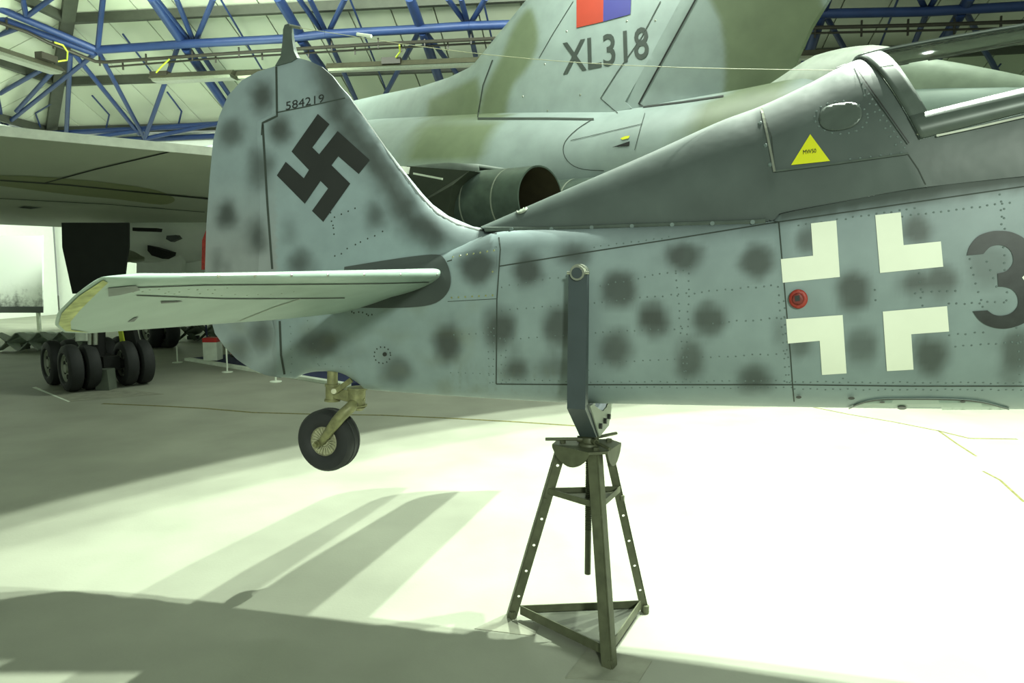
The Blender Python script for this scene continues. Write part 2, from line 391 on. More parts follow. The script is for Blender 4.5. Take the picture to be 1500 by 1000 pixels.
# ---- paint, evaluated on the picture of the starboard side (mirrored to port)
LB, MG, SPOT, DECK = V((.225,.288,.290)), V((.245,.305,.320)), V((.052,.062,.058)), V((.058,.072,.066))
spots = [(700,391,26,26,.95),(773,395,22,26,.95),(841,374,24,16,.9),(1000,376,28,22,.95),(985,380,18,10,.5),(907,424,26,27,.9),(956,467,23,25,.98),(732,480,22,30,.95),(820,478,24,30,.9),(656,502,20,26,1),
 (901,510,24,27,.85),(1011,528,22,28,.85),(755,541,17,15,.9),(812,538,28,16,.6),(812,520,7,14,.5),(752,512,8,14,.4),(1110,383,25,24,.95),(1040,467,25,24,.95),(1106,555,26,20,.9),(1250,428,26,28,.95),(1345,416,26,18,.9),(1378,412,24,22,.9),
 (1182,352,17,20,.8),(1342,336,22,20,.9),(1364,520,25,30,.95),(1262,508,22,26,.75),(1492,515,26,34,.85),(1482,548,20,16,.5),(1448,385,34,30,.55),(1172,506,20,16,.75),(1142,490,10,16,.5),(470,503,30,18,.85),(580,543,24,22,.75),(566,520,14,12,.4),(510,520,40,8,.25),
 (383,143,17,22,.95),(338,196,16,20,.8),(352,188,10,10,.5),(409,190,17,20,.95),(383,245,18,26,.8),(374,258,14,14,.6),(331,314,15,20,.95),(375,347,14,22,.9),(440,385,17,20,.85),(453,393,12,10,.5),(550,316,15,20,.8),(556,326,14,10,.6),(425,342,11,18,.35),(318,388,6,14,.6),(332,392,5,8,.4),
 (383,488,18,22,.8),(350,512,16,18,.7),(1455,470,22,40,.2),(1150,350,10,60,.2)]
LEB = [(478,100),(490,140),(498,170),(535,215),(565,262),(600,320),(640,345)]
def soft(d, w_): 
    t = max(0, min(1, d / w_ * .5 + .5)); return t*t*(3-2*t)
def paint_at(P):
    a = loc(P); Q = glob(a[0], abs(a[1]), a[2]); x, y = topx(Q)
    n = noise.noise(V((x*.045, y*.045, 1.3))) * 5 + noise.noise(V((x*.12, y*.12, 7))) * 2
    c = LB.lerp(MG, max(0, min(1, (430-y)/120)))
    if x < 405 and y > 210: c = c.lerp(V((.245,.245,.235)), max(0, min(1, (y-250)/120))*.6 if y < 400 else .25)
    c = c * (1 + .07*noise.noise(V((x*.01, y*.02, 3))))
    k = 0
    for sx, sy, rx, ry, st in spots:
        if abs(x-sx) > rx*1.9 or abs(y-sy) > ry*1.9: continue
        d = math.hypot((x-sx)/rx, (y-sy)/ry); k = max(k, st * soft((1 - d) * min(rx, ry) + n, 12))
    if 440 < x < 720 and y < 380:
        k = max(k, .97*soft(20 - polydist(x, y, LEB) + n*1.6, 22))
        k = max(k, .5*soft(26 - polydist(x, y, [(600,300),(660,335),(735,350)]) + n, 30))
    # dark upper surfaces
    if x > 735:
        yl = interp([(735,352),(900,348),(1000,350),(1141,327),(1500,275),(1600,262)], x)
        k = max(k, soft(yl - y + n, 14 if x > 1141 else 24) * (1 if x > 1141 else interp([(735,.15),(900,.4),(1141,.9)], x)))
    c = c.lerp(SPOT if x < 1000 else DECK, k)
    # oil streaks along the keel, at the panel ends
    if 640 < x < 860 and 535 < y < 575: c = c.lerp(V((.12,.13,.075)), max(0, .4*noise.noise(V((x*.25, y*.03, 2)))))
    if y > 440 and x < 720: c = c.lerp(V((.15,.165,.10)), max(0, .45*noise.noise(V((x*.03, y*.05, 9)))))
    return (c.x, c.y, c.z, 1)
fighter = thing('fighter_aircraft', (G.x, G.y, 0), 'mottled grey fighter aircraft with white cross markings propped on the jack stand', 'aircraft')
tailwheel_arch = ellipse(484, 566, 52, 24, 30)
def build_fuselage():
    NS, NC = 300, 96
    rows = []; cols = []
    for i in range(NS):
        u = lerp(U0, U1, i/(NS-1)); zb, zt, wd = interp(BOT, u), interp(TOP, u), interp(WU, u)
        zm = lerp(zb, zt, .60); row = []; wsf = interp(WSF, u)
        for j in range(NC):
            t = 2*math.pi*j/NC - math.pi/2; cs, sn = math.cos(t), math.sin(t)
            if sn <= 0: row.append(glob(u, wd*math.copysign(abs(cs)**.78, cs), zm + (zm-zb)*math.copysign(abs(sn)**.86, sn)))
            else:
                a_ = math.asin(min(1, sn)) / (math.pi/2)
                if a_ < .8:
                    k = a_/.8; row.append(glob(u, math.copysign(lerp(wsf*wd, wd, (1-k**2.4)**.6 if k < 1 else 0), cs), lerp(zm, zt, k)))
                else: row.append(glob(u, math.copysign(wsf*wd*(1-a_)/.2, cs) if sn < .9999 else 0.0, zt + .002))
        rows.append(row)
    pts = [p for r in rows for p in r]
    m = MB(); F = []
    arch = []
    for i in range(NS-1):
        for j in range(NC):
            q = (i*NC+j, i*NC+(j+1) % NC, (i+1)*NC+(j+1) % NC, (i+1)*NC+j)
            F.append(q)
    F.append(tuple(range(NC)))
    m.add(pts, F, [paint_at(p) for p in pts])
    return m
fm = build_fuselage(); fuselage = fm.build('fuselage_skin', 'paint', fighter, True)
# ---- deck behind the cockpit and canopy
SHp = smooth([(712,336),(790,336),(850,334),(1000,329),(1125,324),(1145,312),(1250,292),(1340,276),(1500,258),(1600,250),(1950,232)], 12)
RDp = smooth([(708,332),(760,309),(850,270),(950,227),(1050,182),(1117,157),(1180,128),(1250,94),(1345,74)], 12)
RDp += [(1345+ (k+1)*14, 74-(k+1)*14*.165) for k in range(40)]
SILL = [(1329,210),(1345,205),(1500,166),(1620,136),(1800,92)]
def deck_rows():
    A_, B_ = [], []; n = 190
    def along(pl, t):
        i = min(int(t*(len(pl)-1)), len(pl)-2); f = t*(len(pl)-1)-i
        return (lerp(pl[i][0], pl[i+1][0], f), lerp(pl[i][1], pl[i+1][1], f))
    stations = [lerp(708, 1250, k/119) for k in range(120)] + [lerp(1250, 1760, k/79) for k in range(80)]
    for i, rx in enumerate(stations):
        ry = interp([(a, b) for a, b in RDp], rx)
        sx = interp([(708,712),(1117,1150),(1250,1380),(1760,1890)], rx); sy = interp([(a, b) for a, b in SHp], sx)
        ws = interp(WID, sx) * interp([(700,.40),(760,.5),(900,.66),(1125,.80),(1350,.93),(1662,.95)], sx)
        R = loc(A(rx, ry, 0)); S_ = loc(A(sx, sy, ws))
        def pt(ph):
            return glob(R[0] + (S_[0]-R[0])*(1-math.sin(ph)), ws*math.cos(ph)**.85 if ph < 1.5705 else 0, S_[2] + (R[2]-S_[2])*math.sin(ph))
        ps = math.pi/2
        if i >= 120:
            lo, hi = 0, math.pi/2
            for _ in range(30):
                mid = (lo+hi)/2; x, y = topx(pt(mid))
                if y > interp(SILL, x): lo = mid
                else: hi = mid
            ps = lo
        A_.append([pt(ps*k/22) for k in range(23)])
        if i >= 120: B_.append([pt(ps + (math.pi/2-ps)*k/16) for k in range(17)])
    return A_, B_
DA, DB = deck_rows()
nfull = len(DA) - len(DB)
def mirror(P): a = loc(P); return glob(a[0], -a[1], a[2])
def two_sided(rows): return [r + [mirror(p) for p in reversed(r[:-1])] for r in rows]
M['deckpaint'] = mat('dark_grey_deck_paint', (.074,.094,.088,1), 0.45, 0, 0.16, 5, 0.12, 9)
m = MB(); m.grid(two_sided(DA[:nfull]))
deck = m.build('spine_fairing', 'deckpaint', fighter, True)
for rr_ in (DA[nfull:], [[mirror(p) for p in r] for r in DA[nfull:]]): m = MB(); m.grid(rr_); m.build('cockpit_side', 'deckpaint', fighter, True)
m = MB(); m.grid(two_sided(DB)); gl = m.build('canopy_glass', 'glass', fighter, True)
sol = gl.modifiers.new('thick', 'SOLIDIFY'); sol.thickness = .006
# inner cockpit floor so that the shell is not empty
m = MB(); m.grid([[r[0], mirror(r[0])] for r in DA[nfull:]]); m.build('cockpit_floor', 'black', fighter)
# ---- fin and rudder
FIN = [(405,97),(437,85),(455,90),(472,98),(488,112),(500,128),(513,142),(536,176),(560,210),(582,240),(600,262),(618,285),(632,299),(655,316),(690,331),(728,338),(728,356),(640,400),(560,412),(440,420),(400,420),(399,396),(392,300),(385,200),(384,180),(405,170)]
RUD = [(405,97),(378,105),(355,118),(335,140),(322,170),(313,205),(308,260),(303,330),(301,395),(304,430),(308,462),(316,488),(330,508),(348,526),(368,540),(390,549),(412,553),(413,545),(410,480),(401,420),(399,396),(392,300),(385,200),(384,180),(405,170)]
LEPL = [(405,97),(437,85),(455,90),(472,98),(488,112),(500,128),(513,142),(560,210),(600,262),(632,299),(655,316),(690,331),(728,338)]
TEPL = [(405,97),(378,105),(355,118),(335,140),(322,170),(313,205),(308,260),(303,330),(301,395),(308,462),(330,508),(368,540),(412,553)]
def thick_plate(poly, step, thick, name, m, parent, colour=True):
    vs_, F = fill(poly, step); n = len(vs_); b = MB(); P = []; 
    R = [A(x, y, 0) for x, y in vs_]; T = [thick(x, y) for x, y in vs_]
    P = [r + AS*t for r, t in zip(R, T)] + [r - AS*t for r, t in zip(R, T)]
    cnt = {}
    for f in F:
        for i in range(len(f)):
            e = (f[i], f[(i+1) % len(f)]); k = (min(e), max(e)); cnt[k] = cnt.get(k, 0) + 1
    FF = list(F) + [tuple(i+n for i in reversed(f)) for f in F] + [(a, b_, b_+n, a+n) for (a, b_), c in cnt.items() if c == 1]
    b.add(P, FF, [paint_at(p) for p in P] if colour else None)
    return b.build(name, m, parent, True)
def fin_t(x, y):
    T = interp([(85,.022),(200,.042),(300,.058),(360,.085),(420,.13)], y) + .05*max(0, min(1, (x-600)/120))
    d = polydist(x, y, LEPL) + 1; k = min(1, d/46); return T * math.sqrt(1-(1-k)**2) * .999 + .002
def rud_t(x, y):
    T = interp([(85,.020),(200,.036),(300,.046),(395,.055),(560,.06)], y); d = polydist(x, y, TEPL); return .004 + T*min(1, d/90)
fin = thick_plate(FIN, 5, fin_t, 'fin', 'paint', fighter)
rudder = thick_plate(RUD, 5, rud_t, 'rudder', 'paint', fighter)
mast_o = [(406,98),(414,84),(416,60),(416,44),(418,37),(424,35),(428,39),(430,60),(433,76),(438,86),(430,92)]
def mast_t(x, y): return interp([(35,.006),(90,.018)], y)
thick_plate(mast_o, 4, mast_t, 'antenna_mast', 'deckgrey', fighter, False)
# ---- ray casting onto the skins for markings and seams
def bvh_of(objs):
    vs_, fs = [], []
    for o in objs:
        k = len(vs_); mw = V((0,0,0)); q = o
        while q is not None: mw += q.location; q = q.parent
        vs_ += [v.co + mw for v in o.data.vertices]; fs += [tuple(i+k for i in p.vertices) for p in o.data.polygons]
    return BVHTree.FromPolygons(vs_, fs)
BV = bvh_of([o for o in fighter.children])
def cast(px, py, off=.002, bv=None):
    r = ray(px, py).normalized(); h, n, i, d = (bv or BV).ray_cast(CAM, r)
    if h is None: return None
    if n.dot(r) > 0: n = -n
    return h + n*off
def patch(poly, name, m, parent, off=.002, step=6, th=0.0, holes=(), bv=None, mirrored=False, mx=.35, painted=False):
    vs_, F = fill(poly, step, holes); P = [cast(x, y, off, bv) for x, y in vs_]
    keep = [f for f in F if all(P[i] is not None for i in f) and max((P[i]-P[f[0]]).length for i in f) < mx]
    P = [p if p is not None else V((0,0,0)) for p in P]; used = sorted({i for f in keep for i in f}); mp = {k: i for i, k in enumerate(used)}
    Q = [P[i] for i in used]; K = [tuple(mp[i] for i in f) for f in keep]
    b = MB(); b.add(Q, K, [paint_at(q) for q in Q] if painted else None)
    if mirrored: b.add([mirror(p) for p in Q], [tuple(reversed(f)) for f in K])
    o = b.build(name, m, parent, True)
    if th: so = o.modifiers.new('thick', 'SOLIDIFY'); so.thickness = th; so.offset = 0
    return o
def strip(pts, wpx, name, m, parent, off=.0015, bv=None, step=7, mx=.3):
    q = resample(pts, step, False); L_ = []
    for i, p in enumerate(q):
        a, b = q[max(0, i-1)], q[min(len(q)-1, i+1)]; dx, dy = b[0]-a[0], b[1]-a[1]; l = math.hypot(dx, dy) or 1
        nx, ny = -dy/l*wpx/2, dx/l*wpx/2
        L_.append([cast(p[0]+nx, p[1]+ny, off, bv), cast(p[0]-nx, p[1]-ny, off, bv)])
    b = MB()
    for r0, r1 in zip(L_, L_[1:]):
        if None in r0 or None in r1 or (r0[0]-r1[0]).length > mx: continue
        b.add([r0[0], r0[1], r1[1], r1[0]], [(0,1,2,3)])
    return b.build(name, m, parent) if b.f else None
def dots(pts, name, m, parent, r=.004, off=.0005, bv=None):
    b = MB()
    for x, y in pts:
        p = cast(x, y, 0, bv)
        if p is None: continue
        q = cast(x, y, .01, bv); n = (q-p).normalized(); a = n.orthogonal().normalized(); c = n.cross(a); k = 8
        ring = [p + (a*math.cos(2*math.pi*i/k)+c*math.sin(2*math.pi*i/k))*r for i in range(k)]
        r2 = [p + n*r*.45 + (a*math.cos(2*math.pi*i/k)+c*math.sin(2*math.pi*i/k))*r*.6 for i in range(k)]
        b.add(ring + r2, [(i, (i+1) % k, k+(i+1) % k, k+i) for i in range(k)] + [tuple(range(k, 2*k))])
    o = b.build(name, m, parent); o['kind'] = 'stuff'; return o
def line_pts(a, b, step, jit=0.0):
    n = max(1, int(math.hypot(b[0]-a[0], b[1]-a[1]) / step)); return [(lerp(a[0], b[0], i/n)+random.uniform(-jit, jit), lerp(a[1], b[1], i/n)+random.uniform(-jit, jit)) for i in range(n+1)]
def text_px(txt, org, ex, ey, name, m, parent, bv=None, off=.0025, step=3, bold=0.0):
    """lettering: glyph outlines laid on the skin; org = baseline start pixel, ex = pixel run of the whole text, ey = pixel cap height vector"""
    cu = bpy.data.curves.new('glyphs', 'FONT'); cu.body = txt; cu.resolution_u = 3; cu.offset = bold
    o = bpy.data.objects.new('glyphs', cu); C.objects.link(o); dg = bpy.context.evaluated_depsgraph_get(); me = o.evaluated_get(dg).to_mesh()
    vv = [(v.co.x, v.co.y) for v in me.vertices]; ff = [tuple(p.vertices) for p in me.polygons]
    x0 = min(v[0] for v in vv); x1 = max(v[0] for v in vv); y0 = min(v[1] for v in vv); y1 = max(v[1] for v in vv)
    o.evaluated_get(dg).to_mesh_clear(); bpy.data.objects.remove(o)
    P = []
    for x, y in vv:
        a, b = (x-x0)/(x1-x0), (y-y0)/(y1-y0); P.append(cast(org[0]+ex[0]*a+ey[0]*b, org[1]+ex[1]*a+ey[1]*b, off, bv))
    if any(p is None for p in P):
        keep = [f for f in ff if all(P[i] is not None for i in f)]; P = [p or V((0,0,0)) for p in P]; ff = keep
    b = MB(); b.add(P, ff); return b.build(name, m, parent)
# markings
patch([(466,167),(483,182),(458,216),(468,226),(495,192),(542,234.5),(526,255),(496,229),(486,242),(513.5,269),(474,325),(457.5,309),(481,276),(470,265),(447,298.5),(406,257),(419,237),(445.5,261),(453,249),(427.5,222)], 'fin_marking', 'black', fighter, .003)['label'] = 'black hooked tail marking painted on the fin'
for L_ in ([(1188,327.5),(1225,323),(1230.3,405.5),(1146.7,414),(1144,379.5),(1191,374.5)], [(1282,315.3),(1319.5,311),(1323.5,359),(1378,353.5),(1381.5,390.5),(1289,399.7)],
           [(1151.5,467),(1234.3,461),(1240,546),(1204,548.3),(1200.7,498.7),(1154,502.7)], [(1293,456),(1387,448),(1390,485),(1334.7,489),(1338,540.5),(1299,542.7)]):
    patch(L_, 'cross_angle', 'white', fighter, .003)['label'] = 'white angle of the fuselage cross'
def z5(x, y): return (1100 + x/3.745, 260 + y/3.745)
three = [z5(*p) for p in smooth([(1183,427),(1200,375),(1245,322),(1305,298),(1360,292),(1430,300),(1500,335),(1545,390),(1555,450),(1540,500),(1500,545)], 4)] + [z5(*p) for p in smooth([(1520,560),(1560,610),(1575,680),(1555,745),(1500,795),(1430,822),(1365,827),(1300,812),(1250,780),(1215,732)], 4)] + [z5(1297,727)] + [z5(*p) for p in smooth([(1300,730),(1330,750),(1370,757),(1420,745),(1455,715),(1465,680),(1455,640),(1425,610),(1380,598)], 4)] + [z5(1356,597), z5(1352,525)] + [z5(*p) for p in smooth([(1356,525),(1400,512),(1430,480),(1438,448),(1425,405),(1395,378),(1355,370),(1310,382),(1275,418)], 4)]
patch(three, 'number_three', 'greymark', fighter, .003)['label'] = 'dark grey number 3'
patch([z5(1498,535), z5(1485,548), z5(1510,580), z5(1530,560)], 'number_eight_corner', 'white', fighter, .004)
patch([(1187,197),(1216,236),(1159,242)], 'warning_triangle', 'yellow', fighter, .003)['label'] = 'yellow fuel triangle reading MW50'
text_px('MW50', (1177,226.5), (19,-2.5), (-.3,-6), 'triangle_lettering', 'black', fighter, None, .005)
text_px('584219', (419,161.5), (56,-12), (0,-12), 'serial_number', 'black', fighter)
cap = patch(ellipse(1169.5,437.5,13.8,14,28), 'filler_cap', 'red', fighter, .006, 4, .012); cap['label'] = 'red round filler cap'
patch(ellipse(1169,437.5,9,9,24), 'cap_disc', mat('dark_red_paint', rgb(112,36,28), .5), cap, .013, 4, .003)
patch([(1164,433),(1171,432),(1172,440),(1165,441)], 'cap_slot', 'black', cap, .016, 3)
# plates and hatches
patch(smooth([(505,391),(560,382),(610,375),(640,373),(652,380),(660,400),(660,420),(650,436),(632,446),(600,450),(560,451),(500,450)], 3), 'root_plate', 'plate', fighter, .004, 6)['label'] = 'dark grey plate around the tailplane root'
pl = patch([(664,372),(728,362),(727,437),(656,441),(663,420),(662,385)], 'access_panel', 'paint', fighter, .003, 5, painted=True)
hat = patch(smooth([(1200,176),(1203,163),(1215,155),(1240,151),(1256,153),(1263,165),(1259,178),(1245,188),(1220,192),(1205,187),(1200,176)], 3)[:-1], 'oval_hatch', 'deckgrey', fighter, .003, 3, .003)
hat['label'] = 'dented oval hatch cover'
patch(smooth([(1241,598),(1262,588),(1290,583),(1340,582),(1400,583),(1440,587),(1478,597)], 4) + [(1470,598),(1250,599)], 'belly_hatch', 'tailblue', fighter, .003, 5, .003)
strip(smooth([(1243,596),(1262,588),(1290,583),(1340,582),(1400,583),(1440,587),(1478,597)], 4), 1.6, 'hatch_seam', 'black', fighter, .007)
for e in ((1170,579,4,2.2),(1247,580.5,5,2.2),(1292,586,4,1.4),(1410,585.5,4,1.4),(1321,594.5,7,2.5)): patch(ellipse(*e, 12), 'drain_hole', 'black', fighter, .008, 2)
patch(ellipse(765,308.5,8.5,4.2,18,-.45), 'deck_port', 'gusset', fighter, .004, 3, .003)
hole = patch(ellipse(852,406,10,13,22), 'tube_hole', 'dark', fighter, .002, 4)
# bead strip along the foot of the deck
bead = [r[0] + AS*.006 for r in DA[:nfull] if topx(r[0])[0] < 1128]
m = MB(); m.path(bead[::3], .012, 8); m.build('bead_strip', 'deckgrey', fighter, True)
m = MB(); m.path([mirror(p) for p in bead[::3]], .012, 8); m.build('bead_strip', 'deckgrey', fighter, True)
m = MB()
for p in bead[8::12]: m.tube(p, p + AS*.016, .009, 8)
m.build('bead_screws', 'rivet', fighter)['kind'] = 'stuff'
seams = [[(730,339),(733,365),(728,440),(727,562)],[(731,390),(850,371),(980,351),(1141,325),(1320,299),(1500,273)],[(727,562),(835,563),(1000,563),(1163,563),(1330,565),(1500,565)],[(1141,325),(1150,430),(1158,520),(1161,563),(1164,596)],[(1135,252),(1230,240),(1330,226)],[(1330,226),(1345,248),(1358,275)],
 [(405,165),(450,156),(513,142)],[(385,182),(392,300),(399,394)],[(405,98),(406,170),(385,180),(384,198)],[(410,470),(412,520),(417,548)],[(513,143),(560,210),(585,246),(612,283),(640,312),(668,328),(700,337),(728,342)],[(655,383),(728,362)],[(656,441),(727,437)],[(1135,252),(1130,200),(1117,160)],[(1127,322),(1141,325)]]
for i, s_ in enumerate(seams): strip(s_, 1.7 if i not in (7,8,9) else 3.2, 'panel_seam', 'seam', fighter)
strip([(1116,160),(1124,196),(1131,230),(1135,252)], 3.5, 'frame_bead', 'bare', fighter, .006)
strip([(1136,251),(1230,239),(1330,225)], 3, 'sill_bead', 'deckgrey', fighter, .005)
rv = []
for a, b in [((665,491),(720,487)),((735,420),(830,404)),((735,455),(830,446)),((738,497),(825,491)),((860,487),(1000,481)),((860,533),(1000,525)),((870,443),(1130,418)),((880,418),(1000,395)),((1010,390),(1005,555)),((1045,473),(1150,465)),((1030,523),(1150,518)),((1140,420),(1152,560)),((1148,440),(1157,560)),
             ((735,556),(830,558)),((865,559),(1160,558)),((870,567),(1160,568)),((1165,559),(1495,561)),((1165,570),(1495,571)),((715,480),(717,560)),((723,480),(722,560)),((733,495),(735,560)),((740,500),(742,560)),((660,545),(715,548)),((425,478),(427,545)),((465,533),(510,537)),((857,440),(862,553)),((990,400),(1003,555)),
             ((1340,429),(1400,425)),((1390,445),(1470,442)),((1390,490),(1440,487)),((1400,508),(1495,500)),((1465,285),(1475,440)),((1470,305),(1472,335)),((1440,370),(1460,420)),((1420,380),(1440,450)),((1490,480),(1494,560)),((1281,425),(1283,440)),((1212,335),(1222,405)),((1224,470),(1234,555)),((1345,377),(1352,460)),((870,362),(980,347)),((450,470),(470,545)),((1170,330),(1340,305)),((1300,320),(1480,297))]:
    rv += line_pts(a, b, 11, 1.0)
dots(rv, 'rivets', 'rivet', fighter, .0036)
dots([(x, interp([(664,374),(728,364)], x)+2.5) for x in range(664, 728, 10)] + [(x, interp([(660,438),(727,434)], x)-2) for x in range(662, 728, 10)] + [(722,398)], 'panel_screws', 'brass', fighter, .0075)
dots([(1113,180),(1121,213),(1128,241)], 'frame_screws', 'rivet', fighter, .009)
dots([(1220+30*math.cos(a)*1.3+12, 172+24*math.sin(a)) for a in [k*.32 for k in range(20)]] + line_pts((1262,122),(1325,216), 9) + line_pts((1266,140),(1312,212), 14) + line_pts((1245,233),(1320,224), 15), 'hatch_rivets', 'rivet', fighter, .004)
dots([(560+12*math.cos(a), 520+12*math.sin(a)) for a in [k*.5 for k in range(13)]] + line_pts((515,455),(545,462), 5, 2) + line_pts((480,305),(492,345), 8, 3) + line_pts((490,375),(560,340), 10, 2) + line_pts((490,318),(520,305), 9), 'fin_rivets', 'seam', fighter, .0045)
patch(ellipse(564,518.5,3.2,3.2,12), 'jack_point', 'black', fighter, .003, 2)
# canopy frames, grown from the canopy surface itself
def shell(rows, off, name, m, parent, th=.008, both=False):
    out = []
    for i, r in enumerate(rows):
        q = []
        for k, p in enumerate(r):
            a = rows[min(i+1, len(rows)-1)][k] - rows[max(i-1, 0)][k]; b = r[min(k+1, len(r)-1)] - r[max(k-1, 0)]
            n = a.cross(b).normalized(); c = glob(loc(p)[0], 0, loc(r[0])[2]) 
            if n.dot(p - c) < 0: n = -n
            q.append(p + n*off)
        out.append(q)
    b = MB(); b.grid(out); o = b.build(name, m, parent, True); so = o.modifiers.new('thick', 'SOLIDIFY'); so.thickness = th; so.offset = 0
    return o
shell(two_sided([r[13:] for r in DB]), .010, 'canopy_top_rail', 'deckgrey', fighter, .012)
shell(two_sided(DB[:5]), .007, 'canopy_post', 'deckgrey', fighter, .010)
lowr = [r[:3] for r in DB]
shell(lowr, .009, 'canopy_sill_rail', 'deckgrey', fighter, .012); shell([[mirror(p) for p in r] for r in lowr], .009, 'canopy_sill_rail', 'deckgrey', fighter, .012)
BVC = bvh_of([o for o in fighter.children if o.name.split('.')[0] in ('canopy_top_rail', 'canopy_post', 'canopy_sill_rail', 'spine_fairing', 'cockpit_side')])
strip([(1275,99),(1380,81),(1510,54)], 1.6, 'rail_groove', 'black', fighter, .010, BVC)
strip([(1350,204.5),(1420,190),(1510,170)], 3.0, 'sill_lip', 'bare', fighter, .010, BVC)
strip([(1251,97),(1290,153),(1331,211)], 2.0, 'post_seam', 'black', fighter, .010, BVC)
dots(line_pts((1285,93),(1490,53), 34) + line_pts((1345,196),(1490,162), 40), 'canopy_screws', 'bare', fighter, .005, bv=BVC)
# aerial wire
M['wire'] = mat('grey_wire', rgb(150,152,120), .6)
p0, p1 = A(424,38), A(1226,103); m = MB(); m.path([lerp(p0, p1, k/12) - AU*.06*math.sin(math.pi*k/12) for k in range(13)], 0.0014, 6); wire = m.build('aerial_wire', 'wire', fighter)
m = MB(); m.tube(A(523,50), A(544,53), .008, 8); m.build('insulator', 'white', wire); m = MB(); m.tube(A(425,38), A(441,41), .008, 8); m.build('shackle', 'bare', wire)
m = MB(); m.tube(A(1226,103), A(1240,97), .012, 8); m.build('wire_socket', 'black', fighter)
# ---- tailplane
INC = math.radians(9); DRO = math.radians(19)
def tailplane(sign):
    lr = loc(A(648, 400, .17)); lt = loc(onplane(150, 405.5, A(648, 400, .17), AU*math.cos(INC) - AF*math.sin(INC)))
    nU = AU*math.cos(math.radians(12)) - AF*math.sin(math.radians(12))
    def un(px, py):
        a = loc(onplane(px, py, glob(*lr), nU)); return a
    te = [un(*p) for p in ((150,405.5),(112,430),(84,458),(80,476),(94,487),(130,488.5),(300,476),(410,468))]
    spn = [(a[1], a[0]) for a in te]              # (s, u)
    spn = sorted(spn)
    s0, s1 = lr[1] - .12, lt[1]
    NSP, NCH = 60, 24
    up, lo_ = [], []
    def planform(s_):
        le = lerp(lr[0], lt[0], (s_-lr[1])/(lt[1]-lr[1]))
        if s_ >= s1 - 1e-6: return le, le - .01
        tt = interp(spn, s_) if s_ > spn[0][0] else spn[0][1]
        return le, min(tt, le - .012)
    st = [s0 + (s1-s0)*(1-(1-k/(NSP-1))**1.6) for k in range(NSP)]
    rows = []
    for s_ in st:
        le, te_ = planform(s_); c = le - te_; f = (s_-lr[1])/(lt[1]-lr[1])
        tk = lerp(.062, .022, max(0, f)) * min(1, c/.3); w0 = lerp(lr[2], lt[2], f); row = []
        hx = .45
        for k in range(2*NCH):
            q = k/NCH if k <= NCH else (2*NCH-k)/NCH; x = (1-math.cos(math.pi*q))/2 ; top = k <= NCH
            yt = tk*(2.0*math.sqrt(x)*(1-x)**.9*.95 + .06*(1-x)) if 0 < x < 1 else 0
            dx = x*c
            drop = math.tan(INC)*dx if dx < hx*c else math.tan(INC)*hx*c + math.tan(DRO)*(dx-hx*c)
            drop *= min(1, .212*c/(math.tan(INC)*hx*c + math.tan(DRO)*(1-hx)*c)) if c > 0 else 1
            row.append(glob(le - dx, sign*s_, w0 - drop + (yt if top else -yt)))
        rows.append(row)
    m = MB(); m.grid(rows, None, True); n = 2*NCH
    m.f.append(tuple(range((NSP-1)*n, NSP*n)))
    return m, planform, st, lr, lt
tm, planform, st_, lr_, lt_ = tailplane(1); tp = tm.build('tailplane', 'tailblue', fighter, True); tp['label'] = 'pale tailplane with worn yellow tip, pointing at the viewer'
tm2 = tailplane(-1)[0]; tm2.build('tailplane', 'tailblue', fighter, True)
BVT = bvh_of([tp])
strip([(160,422),(300,417),(450,416),(560,415),(628,413)], 1.4, 'nose_seam', 'seam', tp, .0015, BVT)
strip([(200,432),(330,437),(420,437),(505,436)], 1.4, 'hinge_seam', 'seam', tp, .0015, BVT)
strip([(330,478),(400,450),(440,437)], 1.0, 'rib_seam', 'gusset', tp, .0015, BVT)
patch([(151,409),(158,413),(140,430),(118,452),(103,470),(104,482),(130,486),(112,485),(96,484),(86,474),(90,458),(116,432)], 'tip_wear', 'chip', tp, .002, 4, 0, (), BVT)
patch([(158,421),(200,417),(205,424),(175,431),(159,433)], 'balance_slot', 'deckgrey', tp, .002, 4, 0, (), BVT)
patch([(235,440.5),(262,440),(268,441),(236,443.5)], 'hinge_slot', 'black', tp, .002, 3, 0, (), BVT)
patch([(187,471),(195,465),(203,463),(196,470)], 'vent_slot', 'plate', tp, .002, 3, 0, (), BVT)
patch([(283,478),(320,474),(355,472),(352,474),(300,479)], 'rust_edge', mat('rust_scrape', rgb(150,110,84), .7), tp, .002, 3, 0, (), BVT)
dots(line_pts((320,404),(640,402), 50), 'nose_screws', 'bare', tp, .006, bv=BVT)
dots(line_pts((180,428),(330,423), 13, 3) + line_pts((240,432),(430,428), 16, 3), 'tailplane_rivets', 'gusset', tp, .003, bv=BVT)
m = MB(); m.box(A(497,446,.20), AF*.03, AS*.04, AU*.018); m.build('elevator_gap', 'dark', fighter)
